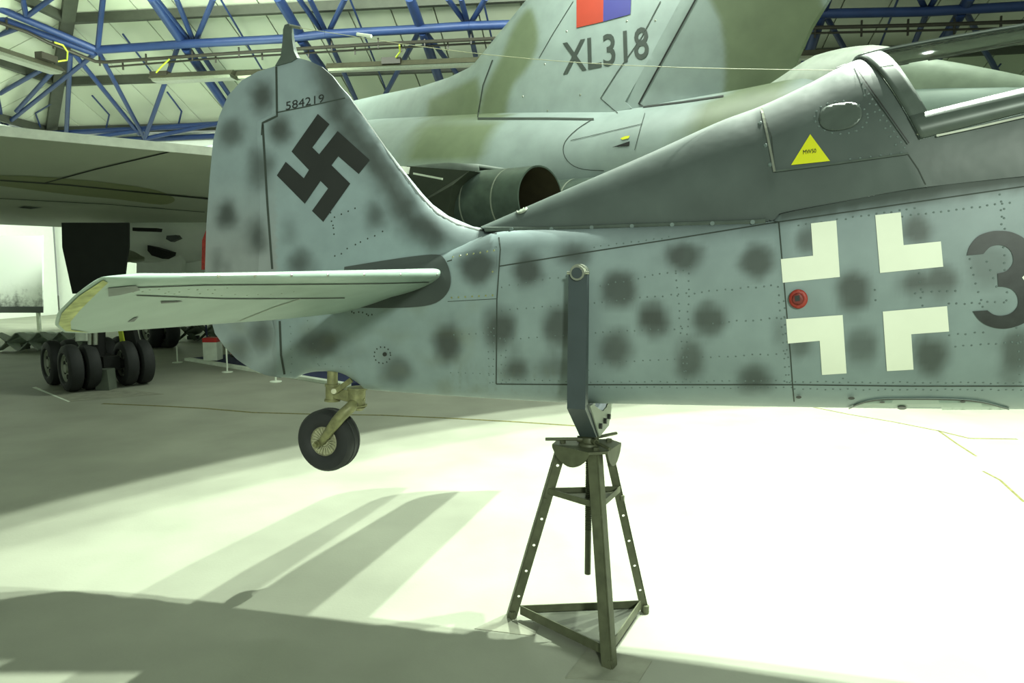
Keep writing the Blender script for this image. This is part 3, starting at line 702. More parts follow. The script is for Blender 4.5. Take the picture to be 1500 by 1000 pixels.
# ---- tail wheel
def tail_wheel():
    c = A(482, 643, 0.0); R = .165; ax = AS
    up_, fw_ = AU, AF
    m = MB(); prof = [(-.048,.075),(-.062,.09),(-.068,.12),(-.062,.148),(-.044,.162),(-.030,.165),(-.028,.161),(-.012,.161),(-.010,.165),(.010,.165),(.012,.161),(.028,.161),(.030,.165),(.044,.162),(.062,.148),(.068,.12),(.062,.09),(.048,.075)]
    m.lathe(c, ax, prof, 48); ty = m.build('tail_tyre', 'tyre', fighter, True)
    m = MB(); m.lathe(c, ax, [(-.046,.0),(-.046,.074),(-.052,.078),(-.040,.080),(.040,.080),(.052,.078),(.056,.074),(.046,.072),(.038,.03),(.050,.026),(.052,.0)], 40); hb = m.build('tail_hub', 'hub', fighter, True)
    for k in range(22):
        a = 2*math.pi*k/22; e = up_*math.cos(a) + fw_*math.sin(a); b = MB(); b.beam(c + ax*.046 + e*.03, c + ax*.050 + e*.071, .005, .010, tuple(ax)); b.build('spoke_rib', 'hub', hb)
    m = MB(); m.tube(c + ax*.03, c + ax*.115, .018, 16); m.tube(c + ax*.115, c + ax*.135, .011, 12); m.build('axle', 'olive', fighter, True)
    for sg in (1, -1):
        pts = [c + ax*sg*.085, A(476,640, sg*.088), A(487,625,sg*.088), A(500,609,sg*.08), A(513,597,sg*.055), A(519,590,sg*.02)]
        m = MB(); m.path(smooth([tuple(p) for p in pts], 4), [.016 + .014*min(1, i/10) for i in range(21)], 12); m.build('fork_arm', 'olive', fighter, True)
    m = MB(); m.tube(A(522,593), A(523,568), .045, 20); m.tube(A(522,593), A(521,598), .05, 20, .04); m.build('fork_housing', 'olive', fighter, True)
    m = MB(); m.tube(A(523,594), A(523,592), .053, 20); m.tube(A(524,570), A(524,567), .053, 20); m.build('housing_flange', 'olive', fighter, True)
    m = MB(); m.tube(A(487,587), A(487,536), .028, 18); m.build('strut', 'olive', fighter, True)
    m = MB(); m.tube(A(487,586), A(487,563), .036, 18); m.tube(A(487,587), A(487,584), .042, 18); m.tube(A(487,565), A(487,562), .040, 18); m.build('strut_collar', 'olive', fighter, True)
    m = MB(); m.prism([A(486,583,.028), A(522,592,.028), A(522,575,.028), A(486,566,.028)], -AS*.056); m.build('link_arm', 'olive', fighter, False, .004)
    m = MB(); m.beam(A(492,573,.045), A(515,556,.045), .012, .026); m.build('retraction_rod', 'olive', fighter)
    m = MB(); m.tube(A(489,573,.03), A(489,573,.058), .014, 14); m.build('rod_pin', 'hub', fighter, True)
    m = MB(); m.tube(A(530,585,0), A(534,586,0), .01, 10); m.build('side_bolt', 'olive', fighter, True)
tail_wheel()

# ------------------------------------------------------------------ jack stand
def jack_stand():
    ft = [floor_at(744, 905), floor_at(951, 896), floor_at(896, 981)]
    gc = sum(ft, V((0,0,0)))/3
    def hz(py): return at_depth(864, py, gc.y).z
    zt = hz(655); tc_ = V((at_depth(863, 655, gc.y).x, gc.y, zt))
    t = thing('jack_stand', (gc.x, gc.y, 0), 'olive drab three-legged screw jack stand under the fighter fuselage', 'stand')
    top = [tc_ + (f-gc)*.35 for f in ft]
    def pl_holes(p, q, wd, n, th, holes, name, parent):
        """strip from p to q, width vector wd, thickness along n, round holes at fractions"""
        L_ = (q-p).length; W = wd.length; d = (q-p)/L_; e = wd/W
        hs = [ellipse(h*L_, W*.5, .0075, .0075, 10) for h in holes]
        vs_, F = fill([(0,0),(L_,0),(L_,W),(0,W)], .09, hs); k = len(vs_)
        P = [p + d*x + e*y for x, y in vs_]; b = MB(); cnt = {}
        for f in F:
            for i in range(len(f)): ed = (f[i], f[(i+1) % len(f)]); key = (min(ed), max(ed)); cnt[key] = cnt.get(key, 0)+1
        b.add(P + [x + n*th for x in P], list(F) + [tuple(i+k for i in reversed(f)) for f in F] + [(a, c, c+k, a+k) for (a, c), z in cnt.items() if z == 1])
        return b
    hol = [.14,.29,.44,.59,.74,.89]
    for i in range(3):
        f, tp_ = ft[i], top[i]; d = (tp_-f).normalized(); rad = V((f.x-gc.x, f.y-gc.y, 0)).normalized()
        tan = ZZ.cross(rad).normalized(); o_ = d.cross(tan).normalized()
        if o_.dot(rad) < 0: o_ = -o_
        w1 = (-o_ + tan).normalized()*.045; w2 = (-o_ - tan).normalized()*.045
        if i < 2:
            a_ = V((1 if i == 0 else -1, 0, 0)); a_ = (a_ - d*a_.dot(d)).normalized(); b_ = V((0, 1, 0)); b_ = (b_ - d*b_.dot(d)); b_ = (b_ - a_*b_.dot(a_)).normalized(); w1 = a_*.040; w2 = b_*.045
        f2 = f + d*.0; q2 = tp_ + d*.004
        b = pl_holes(f2, q2, w1, (w1.normalized().cross(d)).normalized(), .006, hol if i != 2 else [], 'x', t)
        b2 = pl_holes(f2, q2, w2, (d.cross(w2.normalized())).normalized(), .006, [], 'x', t)
        b.add(b2.v, b2.f); b.build('leg', 'jack', t)
    # top plate with curved skirts
    m = MB(); hexa = []
    for i in range(3):
        a, b = top[i], top[(i+1) % 3]; r = (a-tc_)*1.16
        tg = ZZ.cross(r).normalized()
        hexa += [tc_ + r - tg*.045, tc_ + r + tg*.045]
    hexa.sort(key=lambda p: math.atan2(p.y-tc_.y, p.x-tc_.x))
    k0 = max(range(6), key=lambda k: (hexa[k]-hexa[k-1]).length); hexa = hexa[k0:] + hexa[:k0]
    m.prism(hexa, ZZ*.012); tp2 = m.build('top_plate', 'jack', t)
    for i in range(3):
        a, b = hexa[(2*i+1) % 6], hexa[(2*i+2) % 6]; mb_ = MB(); n = 14
        inn = (tc_ - (a+b)/2); inn.z = 0; inn = inn.normalized()*.006
        poly = [a] + [lerp(a, b, k/n) - ZZ*.075*math.sin(math.pi*k/n)**.7 for k in range(n+1)] + [b]
        mb_.prism(poly[1:-1], inn); mb_.build('skirt', 'jack', t)
    for i in range(3):
        m = MB(); m.tube(top[i]*.88+tc_*.12+ZZ*.010, top[i]*.88+tc_*.12+ZZ*.026, .014, 6); m.build('bolt', 'jack', t)
    # screw with thread
    zs = hz(840); zt2 = hz(700)
    pr = [(zs, 0), (zs, .0145), (hz(775), .0145)]; z = hz(775)
    while z < zt + .06: pr += [(z, .016), (z+.004, .0125), (z+.008, .016)]; z += .009
    pr += [(zt+.075, .016), (zt+.075, 0)]
    m = MB(); m.lathe((tc_.x, tc_.y, 0), (0,0,1), pr, 20); m.build('screw', 'jack', t, True)
    hb = tc_ + ZZ*.04
    m = MB(); m.lathe((tc_.x, tc_.y, zt), (0,0,1), [(.012,.0),(.012,.05),(.022,.048),(.026,.034),(.055,.034),(.06,.030),(.06,0)], 24); m.build('nut', 'jack', t, True)
    for e in (at_depth(799, 645, gc.y+.02), at_depth(903, 637, gc.y+.15), at_depth(893, 661, gc.y-.14)):
        d = (e-hb); d.z *= .5; d = d.normalized(); L_ = min(.21, (e-hb).length); m = MB(); m.tube(hb + d*.03, hb + d*L_, .0075, 10); m.tube(hb + d*.03, hb + d*.055, .015, 10); m.build('turning_bar', 'jack', t, True)
    # brace plate
    k = .73
    br = [lerp(ft[i], top[i], k) for i in range(3)]; m = MB()
    ci = sum(br, V((0,0,0)))/3
    br2 = [lerp(ci, p, .93) for p in br]
    m.prism(br2, ZZ*.006); m.build('brace_plate', 'jack', t)
    for i in range(3):
        a, b = br2[i], br2[(i+1) % 3]; m = MB(); m.beam(a + ZZ*.014, b + ZZ*.014, .005, .028); m.build('brace_lip', 'jack', t)
        m = MB(); m.tube(br[i] - ZZ*.02, br[i] - ZZ*.045, .011, 6); m.build('brace_bolt', 'jack', t)
    # foot tray
    tr = [lerp(gc, f, .84) + ZZ*.035 for f in ft]; m = MB(); m.prism(tr, ZZ*.004); m.build('tray_sheet', 'jackplate', t)
    for i in range(3):
        a, b = tr[i], tr[(i+1) % 3]; out = ((a+b)/2 - gc); out.z = 0; out = out.normalized()
        m = MB(); m.beam(a + ZZ*.018, b + ZZ*.018, .006, .044); m.beam(a + out*-.018 + ZZ*.038, b + out*-.018 + ZZ*.038, .036, .005) if False else None
        m.build('tray_angle', 'jack', t)
    for i in range(3):
        m = MB(); m.tube(ft[i]+ (gc-ft[i])*.06, ft[i] + (gc-ft[i])*.06 + ZZ*.04, .016, 8); m.build('foot_stud', 'jack', t)
    return tc_, zt
JT, JZ = jack_stand()
# ------------------------------------------------------------------ cradle
def cradle():
    base = V((JT.x, JT.y, JZ + .075))
    t = thing('support_cradle', base, 'blue grey steel cradle arms holding the rear fuselage above the jack', 'cradle')
    sN = interp(WID, 845) + .085
    Pb = A(846, 597, sN); Pt = A(846, 404, sN)
    def cp(px, py, s_): return A(px, py, s_)
    zt_, zb_ = Pt.z, Pb.z; zc = A(858, 636, .10).z
    cu = (Pb - G).dot(FH)     # along the fuselage
    def L_(u, s_, z): p = G + FH*(cu+u) + AS*s_; return V((p.x, p.y, z))
    for sg in (1, -1):
        o = sg*sN; i_ = sg*.115
        for (p, q) in (((o, zt_+.0), (o, zb_)), ((o, zb_), (i_, zc))):
            pass
        sec = [(-.038,-.022),(.038,-.022),(.038,.022),(-.038,.022)]
        rows = []
        for s_, z, tilt in ((o, zt_+.005, 0), (o, zb_, .5), (i_, zc, 1)):
            rows.append([L_(a, s_ + b_*(1.25 if tilt else 1), z) for a, b_ in sec])
        m = MB(); m.grid(rows, None, True); m.f += [(0,1,2,3),(8,9,10,11)]; m.build('post', 'cradle', t)
        hb = MB(); hb.box((rows[2][0]+rows[2][2])/2 + AS*sg*.0 - ZZ*.001, FH*.026, AS*.016, ZZ*.002); hb.build('post_end', 'dark', t)
    # gusset plates fore and aft
    zt3 = A(893, 586, -sN).z
    for u in (.041, -.047):
        poly = [L_(u, sN-.03, zb_+.005), L_(u, .115, zc-.002), L_(u, -.115, zc-.002), L_(u, -sN+.03, zb_+.005), L_(u, -sN+.09, zb_+.005), L_(u, -.05, zc+.10), L_(u, .05, zc+.10), L_(u, sN-.09, zb_+.0)]
        m = MB(); m.prism(poly, FH*.006); gp = m.build('gusset_plate', 'gusset', t)
        if u > 0:
            for s_, z in ((.13,.05),(.02,.05),(-.08,.05),(-.17,.12)):
                b = MB(); c = L_(u+.006, s_, zc+z); b.tube(c, c + FH*.014, .014, 6); b.build('bolt', 'black', gp)
    m = MB(); m.box(L_(0, 0, zc+.03), FH*.036, AS*.12, ZZ*.03); m.build('saddle_block', 'cradle', t)
    m = MB(); c = V((JT.x, JT.y, 0)); m.tube(V((JT.x, JT.y, JZ+.075)), V((JT.x, JT.y, zc+.02)), .022, 14); m.build('pin', 'cradle', t, True)
    # cross tube through the fuselage with collar and wing pin
    pn = L_(0, sN+.035, zt_+.012); pf = L_(0, -sN-.035, zt_+.012)
    m = MB(); m.tube(pn, pf, .030, 20); m.build('cross_tube', 'bare', t, True)
    m = MB(); m.tube(L_(0, sN+.012, zt_+.012), L_(0, sN-.03, zt_+.012), .036, 20); m.build('collar', 'bare', t, True)
    m = MB(); m.tube(pn, pn + AS*.004, .022, 20); m.build('tube_end', 'cradle', t, True)
    m = MB(); m.tube(pn - AS*.02 - FH*.045, pn - AS*.02 + FH*.045, .007, 8); m.build('lock_pin', 'bare', t, True)
cradle()

# ------------------------------------------------------------------ bomber
PS = math.radians(42)
BN = V((-math.cos(PS), math.sin(PS), 0)); BA = -BN; BP = V((-math.sin(PS), -math.cos(PS), 0)); BS_ = -BP
BO = V((2.1, 12.8, 0))
def Bp(px, py, s=0.0): return onplane(px, py, BO + BP*s, BP)           # s towards port
def bl(P): q = P - BO; return (q.dot(BA), q.dot(BP), q.z)
def bg(t, s_, z): p = BO + BA*t + BP*s_; return V((p.x, p.y, z))
bomber = thing('delta_bomber', (floor_at(140, 572).x, floor_at(140, 572).y, 0), 'large green and grey delta wing bomber parked behind the fighter', 'aircraft')
BGREY, BGREEN, BLIGHT = V((.285,.345,.335)), V((.165,.205,.125)), V((.42,.48,.42))
green = [smooth([(700,175),(706,140),(716,118),(735,80),(752,40),(770,15),(780,16),(787,40),(788,62),(780,88),(766,108),(752,124),(744,150),(742,176)], 3),
         [(1035,-10),(1200,-10),(1210,20),(1140,150),(1058,148),(1062,110),(1061,70),(1055,30)],
         smooth([(690,178),(700,200),(698,225),(690,240),(600,245),(600,215),(610,190),(625,176)], 3) if False else [(628,145),(645,138),(700,112),(706,150),(702,176),(640,176),(624,174)],
         smooth([(590,235),(600,205),(616,182),(640,177),(730,178),(716,205),(702,235),(690,245)], 3),
         smooth([(998,205),(1000,190),(1012,168),(1030,152),(1060,142),(1165,132),(1165,180),(1010,210)], 3)]
def camo_at(P):
    a = bl(P); x, y = topx(bg(a[0], abs(a[1]), a[2])); k = 0
    for pl_ in green:
        d = polydist(x, y, pl_, True); d = d if inpoly(x, y, pl_) else -d; k = max(k, soft(d, 6))
    c = BGREY.lerp(BGREEN, k)*(1+.08*noise.noise(V((x*.02, y*.02, 5)))); return (c.x, c.y, c.z, 1)
def bfill(poly, thick, step, name, parent, m='camo'):
    vs_, F = fill(poly, step); n = len(vs_); R = [Bp(x, y) for x, y in vs_]; T = [thick(x, y) for x, y in vs_]; P = [r+BP*t for r, t in zip(R, T)] + [r-BP*t for r, t in zip(R, T)]; cnt = {}
    for f in F:
        for i in range(len(f)): e = (f[i], f[(i+1) % len(f)]); k = (min(e), max(e)); cnt[k] = cnt.get(k, 0)+1
    b = MB(); b.add(P, list(F) + [tuple(i+n for i in reversed(f)) for f in F] + [(a, c, c+n, a+n) for (a, c), z in cnt.items() if z == 1], [camo_at(p) for p in P])
    return b.build(name, m, parent, True)
BLE = [(480,166),(510,150),(560,139),(620,127),(660,114),(700,95),(735,52),(783,-5),(860,-110)]
bfin = [(470,180),(480,166),(510,150),(560,139),(620,127),(660,114),(685,103),(700,93),(735,50),(783,-8),(860,-120),(1100,-120),(1031,-20),(935,155),(945,165),(880,182)]
def bfin_t(x, y): d = polydist(x, y, BLE)+.5; k = min(1, d/70); return interp([(-120,.22),(60,.34),(180,.45)], y)*math.sqrt(1-(1-k)**2)*(.5+.5*min(1, max(0, (x-480)/230))) + .01
bfin_o = bfill(bfin, bfin_t, 5.5, 'bomber_fin', bomber)
brud = [(1031,-20),(1100,-120),(1290,-120),(1190,40),(1165,95),(1145,142),(1060,150),(945,165),(935,155)]
def brud_t(x, y): return .03 + .38*max(0, min(1, (interp([(-120,1290),(142,1145)], y)-x)/190))
brud_o = bfill(brud, brud_t, 6, 'bomber_rudder', bomber)
# fuselage and tail cone
axb = []
for i in range(70):
    t = lerp(-16, 7.4, i/69)
    zt = interp([(-16,5.9),(-7,5.45),(-3,5.0),(0,4.60),(2.2,4.58),(3.3,4.60),(7.4,3.65)], t)
    rr = interp([(-16,1.75),(-3,1.55),(0,1.05),(2.5,.95),(4,.9),(7.4,.42)], t)
    row = []
    for j in range(40):
        a = 2*math.pi*j/40; row.append(bg(t, rr*math.cos(a)*1.05, zt - rr + rr*math.sin(a)))
    axb.append(row)
m = MB(); m.grid(axb, None, True); m.f += [tuple(range(40)), tuple(range(69*40, 70*40))]
m.c = [camo_at(p) for p in m.v]; bfus = m.build('bomber_fuselage', 'camo', bomber, True)
# brake parachute bulge on the tail cone
def dome():
    rows = []; c0 = Bp(1238, 140); L_ = bl(c0)
    for i in range(20):
        f = i/19; t = L_[0] - 1.15 + 3.6*f
        h = .46*math.sin(math.pi*min(1, f*2.2)*.5)*(1 if f < .45 else 1-.85*((f-.45)/.55)); h = max(h, .01)
        zt = interp([(0,4.60),(2.2,4.58),(3.3,4.60),(7.4,3.65)], t)
        rows.append([bg(t, (.16+.5*h/.46)*math.cos(a), zt - .22 + (h+.22)*math.sin(a)) for a in [math.pi*k/16 for k in range(17)]])
    b = MB(); b.grid(rows); return b.build('parachute_bulge', mat('pale_bulge_paint', (.42,.47,.40,1), .5), bomber, True)
dome()
BVB = bvh_of([bfin_o, brud_o, bfus])
text_px('XL318', (825,110), (126,-25), (-1.5,-47), 'bomber_serial', mat('faded_black_serial', rgb(62,70,66), .5), bomber, BVB, .01, 3, .010)
patch([(845,-30),(885,-30),(884,32),(845,41)], 'flash_red', mat('fin_flash_red', rgb(176,62,44), .5, 0, .03), bomber, .012, 8, 0, (), BVB, False, 2)
patch([(885,-30),(926,-30),(924,21),(884,32)], 'flash_blue', mat('fin_flash_blue', rgb(66,64,140), .5, 0, .03), bomber, .012, 8, 0, (), BVB, False, 2)
for s_, wd, mm in ([(1021,-4),(975,80),(936,152),(942,156)], 2.4, 'black'), ([(942,157),(1000,150),(1060,141)], 2.4, 'black'), ([(968,2),(940,55),(905,105),(880,144),(905,166)], 1.2, 'seam'), ([(840,2),(810,50),(790,85)], .8, 'seam'), ([(700,172),(708,125),(722,88)], 1.6, 'seam'), ([(700,174),(800,174),(870,175)], 3.0, 'seam'), ([(945,166),(938,190),(930,220)], .8, 'seam'), ([(836,206),(880,196),(940,182)], .8, 'seam'), (smooth([(868,175),(845,190),(828,208),(826,225),(836,240),(855,248),(885,250)], 3), 1.0, 'seam'):
    strip(s_, wd, 'bomber_seam', mm, bomber, .01, BVB, 7, 2)
dots([(830,46),(798,94),(766,141),(850,139),(802,162),(918,31),(960,30)], 'static_studs', 'bare', bomber, .02, bv=BVB)
patch([(897,216),(923,207),(922,214)], 'fuselage_vent', 'dark', bomber, .012, 4, 0, (), BVB)
patch([(909,203),(916,200),(923,199),(921,203),(912,205)], 'yellow_stencil', 'yellow', bomber, .012, 3, 0, (), BVB)
# port wing, lofted across the span
TE0 = onplane(0, 192, V((0,0,3.4)), ZZ); TE1 = onplane(310, 222, V((0,0,3.4)), ZZ)
td = (TE1 - TE0); td.z = 0; td.normalize(); cn = V((-td.y, td.x, 0))
if cn.y < 0: cn = -cn
wing_prof_low = [(0,3.36),(.6,3.22),(1.5,3.05),(2.6,2.91),(4,2.78),(6,2.66),(9,2.62),(12,2.76),(15,3.1)]
wing_prof_up = [(15,3.35),(12,3.75),(9,4.0),(6,4.05),(4,3.95),(2.6,3.8),(1.5,3.64),(.6,3.52),(0,3.44)]
rows = []; WC = []
for k in range(30):
    a = lerp(-10, 10.4, k/29); row = []
    sc = interp([(-10,.45),(10.4,1.0)], a)
    for d, z in wing_prof_low + wing_prof_up: row.append(TE0 + td*a + cn*(d*sc if d > 2.6 else d) + ZZ*(z-3.4 + (0 if d < .01 else 0)))
    rows.append(row)
m = MB(); m.grid(rows, None, True); n = len(rows[0]); m.f += [tuple(range(n)), tuple(range(29*n, 30*n))]
wing = m.build('bomber_wing', mat('underside_grey_green_paint', rgb(196,204,184), .5, 0, .08, .7), bomber, True)
BVW = bvh_of([wing])
strip([(0,263),(100,270),(200,280),(312,291)], 2.2, 'elevon_gap', 'black', wing, .01, BVW, 7, 5)
strip([(62,268),(140,247),(250,221)], 1.6, 'elevon_split', 'black', wing, .01, BVW, 7, 5)
M['wingdark'] = mat('wing_olive_paint', rgb(156,164,122), .55, 0, .05)
patch(smooth([(-10,256),(60,258),(150,266),(220,276),(250,286),(255,294),(235,299),(180,292),(100,284),(-10,270)], 3), 'wing_camo_edge', 'wingdark', wing, .008, 9, 0, (), BVW, False, 6)
patch([(25,303),(35,301),(63,303),(45,305)], 'wing_vent', 'seam', wing, .012, 4, 0, (), BVW, False, 6)
strip([(0,290),(150,298),(300,310)], .8, 'wing_seam', 'seam', wing, .008, BVW, 7, 5)
tz = MB(); tz.beam(TE0 - td*10 - ZZ*.0, TE0 + td*10.4, .05, .12); tz.build('trailing_edge', mat('lit_trailing_edge_paint', rgb(232,238,224), .5), wing)  # near-white strip imitates light catching the wing's trailing edge
# jet pipes
for J, rad, nm in ((at_depth(792, 291, 10.6), .50, 1), (at_depth(885, 303, 11.6), .50, 0)):
    ax = (BA + BP*.06).normalized()
    m = MB(); m.lathe(J, ax, [(0,rad-.025),(0,rad),(-.5,rad*1.03),(-1.2,rad*1.10),(-2.4,rad*1.18),(-4.2,rad*1.2)], 48); p_ = m.build('jet_pipe', 'pipe', bomber, True)
    m = MB(); m.lathe(J, ax, [(-.002,rad-.025),(-1.2,rad-.06),(-2.2,rad-.15),(-2.2,0)], 40); m.build('jet_pipe_liner', mat('sooty_liner', rgb(58,54,38), .6, .3), p_, True)
    for h in (-.55, -1.25):
        m = MB(); m.lathe(J, ax, [(h, interp([(-4.2,rad*1.2),(-2.4,rad*1.18),(-1.2,rad*1.1),(-.5,rad*1.03),(0,rad)], h)+.004),(h-.03, interp([(-4.2,rad*1.2),(-2.4,rad*1.18),(-1.2,rad*1.1),(-.5,rad*1.03),(0,rad)], h-.03)+.004)], 48); m.build('pipe_band', 'gusset', p_)
# nacelle roof above the pipes, leading into the wing
rows = []
for px, py, hgt in ((480,256,.3),(560,247,.3),(620,241,.3),(655,238,.32),(700,240,.3)):
    P = at_depth(px, py, interp([(480,13.0),(700,11.4)], px)); rows.append([P - BP*0 + BS_*3 + ZZ*0, P, P - ZZ*.12])
m = MB(); m.grid(rows); o_ = m.build('nacelle_deck', mat('nacelle_paint', (.30,.35,.31,1), .45), bomber, True); so = o_.modifiers.new('t', 'SOLIDIFY'); so.thickness = .06
m = MB(); m.prism([at_depth(596,243,11.9), at_depth(688,250,11.0), at_depth(664,270,11.0), at_depth(652,330,11.2), at_depth(560,330,12)], BS_*1.5); m.build('engine_bay_side', mat('engine_bay_dark', rgb(44,52,40), .6), bomber)
m = MB(); m.beam(at_depth(606,254,11.3), at_depth(648,262,11.0), .03, .03); m.build('bay_strut', 'kerb', bomber)
# belly behind the undercarriage
def blob(c, ax, L_, r0, r1, name, mt):
    b = MB(); b.lathe(c, ax, [(-L_/2, 0), (-L_/2, r0*.9), (-L_*.3, r0), (L_*.2, r1), (L_/2, r1*.6), (L_/2, 0)], 28); return b.build(name, mt, bomber, True)
belly = mat('belly_grey_paint', rgb(215,222,212), .45, 0, .12, 1.2)
blob(at_depth(296, 346, 14.5), RT*1 + V((0,.3,0)), 2.7, .62, .5, 'belly_fairing', belly)
blob(at_depth(205, 362, 14.0), RT + V((0,.3,0)), 1.6, .32, .28, 'intake_duct', 'bare')
m = MB(); m.prism([at_depth(216,359,13.6), at_depth(226,362,13.5), at_depth(249,369,13.5), at_depth(248,374,13.5), at_depth(238,379,13.5), at_depth(222,374,13.5), at_depth(216,367,13.5)], V((0,.25,0))); m.build('duct_opening', 'dark', bomber)
m = MB(); m.prism([at_depth(200,377,14), at_depth(265,374,14), at_depth(266,402,14), at_depth(200,402,14)], V((0,.2,0))); m.build('bay_door', belly, bomber)
m = MB(); m.prism([at_depth(268,372,14.3), at_depth(300,370,14.3), at_depth(300,402,14.3), at_depth(268,402,14.3)], V((0,.2,0))); m.build('bay_door', belly, bomber)
m = MB(); m.prism([at_depth(244,345,13.4), at_depth(258,344,13.4), at_depth(262,349,13.4), at_depth(250,354,13.4), at_depth(243,350,13.4)], V((0,.15,0))); m.build('belly_scoop', 'plate', bomber)
m = MB(); m.prism([at_depth(194,333,12.8), at_depth(230,334,12.8), at_depth(229,339,12.8), at_depth(194,338,12.8)], V((0,.2,0))); m.build('bay_slot', 'dark', bomber)
# main gear door and leg
m = MB(); m.prism([at_depth(90,326,10.6), at_depth(189,326,10.6), at_depth(189,362,10.6), at_depth(186,380,10.6), at_depth(180,430,10.6), at_depth(106,430,10.6), at_depth(91,362,10.6)], V((-.02,.06,0))); gd = m.build('gear_door', mat('matt_black_door', rgb(30,34,30), .75), bomber)
m = MB(); m.tube(at_depth(144, 420, 10.2), at_depth(143, 528, 10.0), .10, 16); m.build('gear_leg', 'dark', bomber, True)
m = MB(); m.tube(at_depth(122, 440, 9.9), at_depth(122, 500, 9.8), .10, 14); m.build('gear_oleo', 'kerb', bomber, True)
for px in (140, 132): m = MB(); m.tube(at_depth(px, 440, 9.8), at_depth(px, 505, 9.7), .03, 10); m.build('hydraulic_pipe', 'bare', bomber, True)
m = MB(); m.beam(at_depth(178, 440, 10.2), at_depth(196, 515, 10.2), .12, .2); m.build('gear_strut', 'dark', bomber)
m = MB(); m.beam(at_depth(174, 470, 10.1), at_depth(181, 508, 10.1), .03, .06); m.build('strut_edge', 'ledcable', bomber)
def bwheel(c, R, wd, face=1):
    m = MB(); h = wd/2
    m.lathe(c, BP, [(-h*.7,R*.58),(-h,R*.66),(-h*1.02,R*.82),(-h*.8,R*.95),(-h*.4,R),(h*.4,R),(h*.8,R*.95),(h*1.02,R*.82),(h,R*.66),(h*.7,R*.58)], 36); ty = m.build('tyre', 'tyre', bomber, True)
    m = MB(); m.lathe(c, BP, [(-h*.7,0),(-h*.7,R*.6),(h*.72,R*.6),(h*.78,R*.56),(h*.5,R*.5),(h*.45,R*.2),(h*.8,R*.18),(h*.82,0)], 30); hb = m.build('wheel_hub', mat('hub_grey', rgb(150,156,140), .5, .3), ty, True)
    a1 = ZZ; a2 = BA
    for k in range(6):
        a = 2*math.pi*k/6; e = a1*math.cos(a) + a2*math.sin(a); b = MB(); b.tube(c + BP*h*.46 + e*R*.36, c + BP*h*.56 + e*R*.36, R*.11, 8); b.build('hub_hole', 'dark', ty)
rA = floor_at(106, 573); R_ = .335
for row_, off in ((0, 0.0), (1, -.85)):
    for t in (0.0, .22, .72, .94):
        c = rA + BS_*t + BN*(-off) + ZZ*(R_+.0); c.z = R_; bwheel(c, R_, .185)
m = MB(); m.beam(rA + BS_*.5 + ZZ*.36 - BN*.1, rA + BS_*.5 + BN*.95 + ZZ*.36, .22, .2); m.build('bogie_beam', 'dark', bomber)
for off in (0, .85): m = MB(); m.tube(rA + BN*off + ZZ*R_, rA + BN*off + BS_*1.05 + ZZ*R_, .07, 12); m.build('bogie_axle', 'dark', bomber, True)
cj = floor_at(150, 572)
blk = MB(); blk.prism([cj + V((-.10,0,0)), cj + V((.10,0,0)), cj + V((.08,0,.30)), cj + V((-.08,0,.30))], V((0,.2,0))); tag(blk.build('jack_block', mat('grey_block_paint', rgb(92,100,88), .6), None, root=None), 'grey steel support block between the bomber bogie wheels', 'block')
# nose gear far beyond
nc = floor_at(233, 509)
for px, r in ((222, .42), (246, .40)):
    c = at_depth(px, 490, nc.y); c.z = r*1.0; bwheel(c, r, .28)
m = MB(); m.tube(V((nc.x+.05, nc.y+.1, .4)), V((nc.x+.05, nc.y+.1, 2.6)), .12, 12); m.build('nose_leg', 'dark', bomber, True)
nb = MB(); nb.prism([nc + V((-.25,0,0)), nc + V((.25,0,0)), nc + V((.18,0,.5)), nc + V((-.18,0,.5))], V((0,.2,0))); tag(nb.build('jack_block', 'dark'), 'dark support block between the distant nose wheels', 'block')

# ------------------------------------------------------------------ display pieces at the left
def bomb(c, s, d, label, m, grp):
    d = V(d).normalized(); t = thing('finned_bomb', (c.x, c.y, 0), label, 'bomb', grp); c = V((c.x, c.y, s*.52))
    b = MB(); b.lathe(c, d, [(s*.0,s*.06),(s*.5,s*.16),(s*1.2,s*.30),(s*2.4,s*.32),(s*3.0,s*.22),(s*3.3,0)], 20); b.build('bomb_body', m, t, True)
    a1 = d.cross(ZZ).normalized(); a2 = ZZ
    for k in range(4):
        a = math.pi/4 + math.pi/2*k; e = a1*math.cos(a) + a2*math.sin(a); nrm = d.cross(e)
        b = MB(); b.prism([c + e*s*.05 - nrm*.01, c + e*s*.62 - nrm*.01, c + e*s*.62 + d*s*.55 - nrm*.01, c + e*s*.16 + d*s*1.0 - nrm*.01], nrm*.02); b.build('tail_fin', m, t)
    for zz in (.12,): 
        b = MB(); b.box(c + d*s*1.6 - ZZ*s*.42, d*s*.12, a1*s*.3, ZZ*s*.10); b.build('chock', 'plate', t)
lab = ['grey finned bomb at the left picture edge', 'second grey finned bomb from the left picture edge', 'third grey finned bomb from the left picture edge', 'grey finned bomb nearest the bomber wheels in the row']
for i, px in enumerate((10, 42, 74, 104)):
    bomb(floor_at(px, 516 - i*.6), .42, (-.2, 1, 0), lab[i], 'bombgrey', 'bombs lined up along the wall')
for i, (px, l_) in enumerate(((272, 'dark green finned bomb just right of the distant nose wheels'), (302, 'dark green finned bomb behind the red topped box'))):
    bomb(floor_at(px, 501), .46, (-.2, 1, 0), l_, 'bombgreen', 'dark green bombs in the distance')
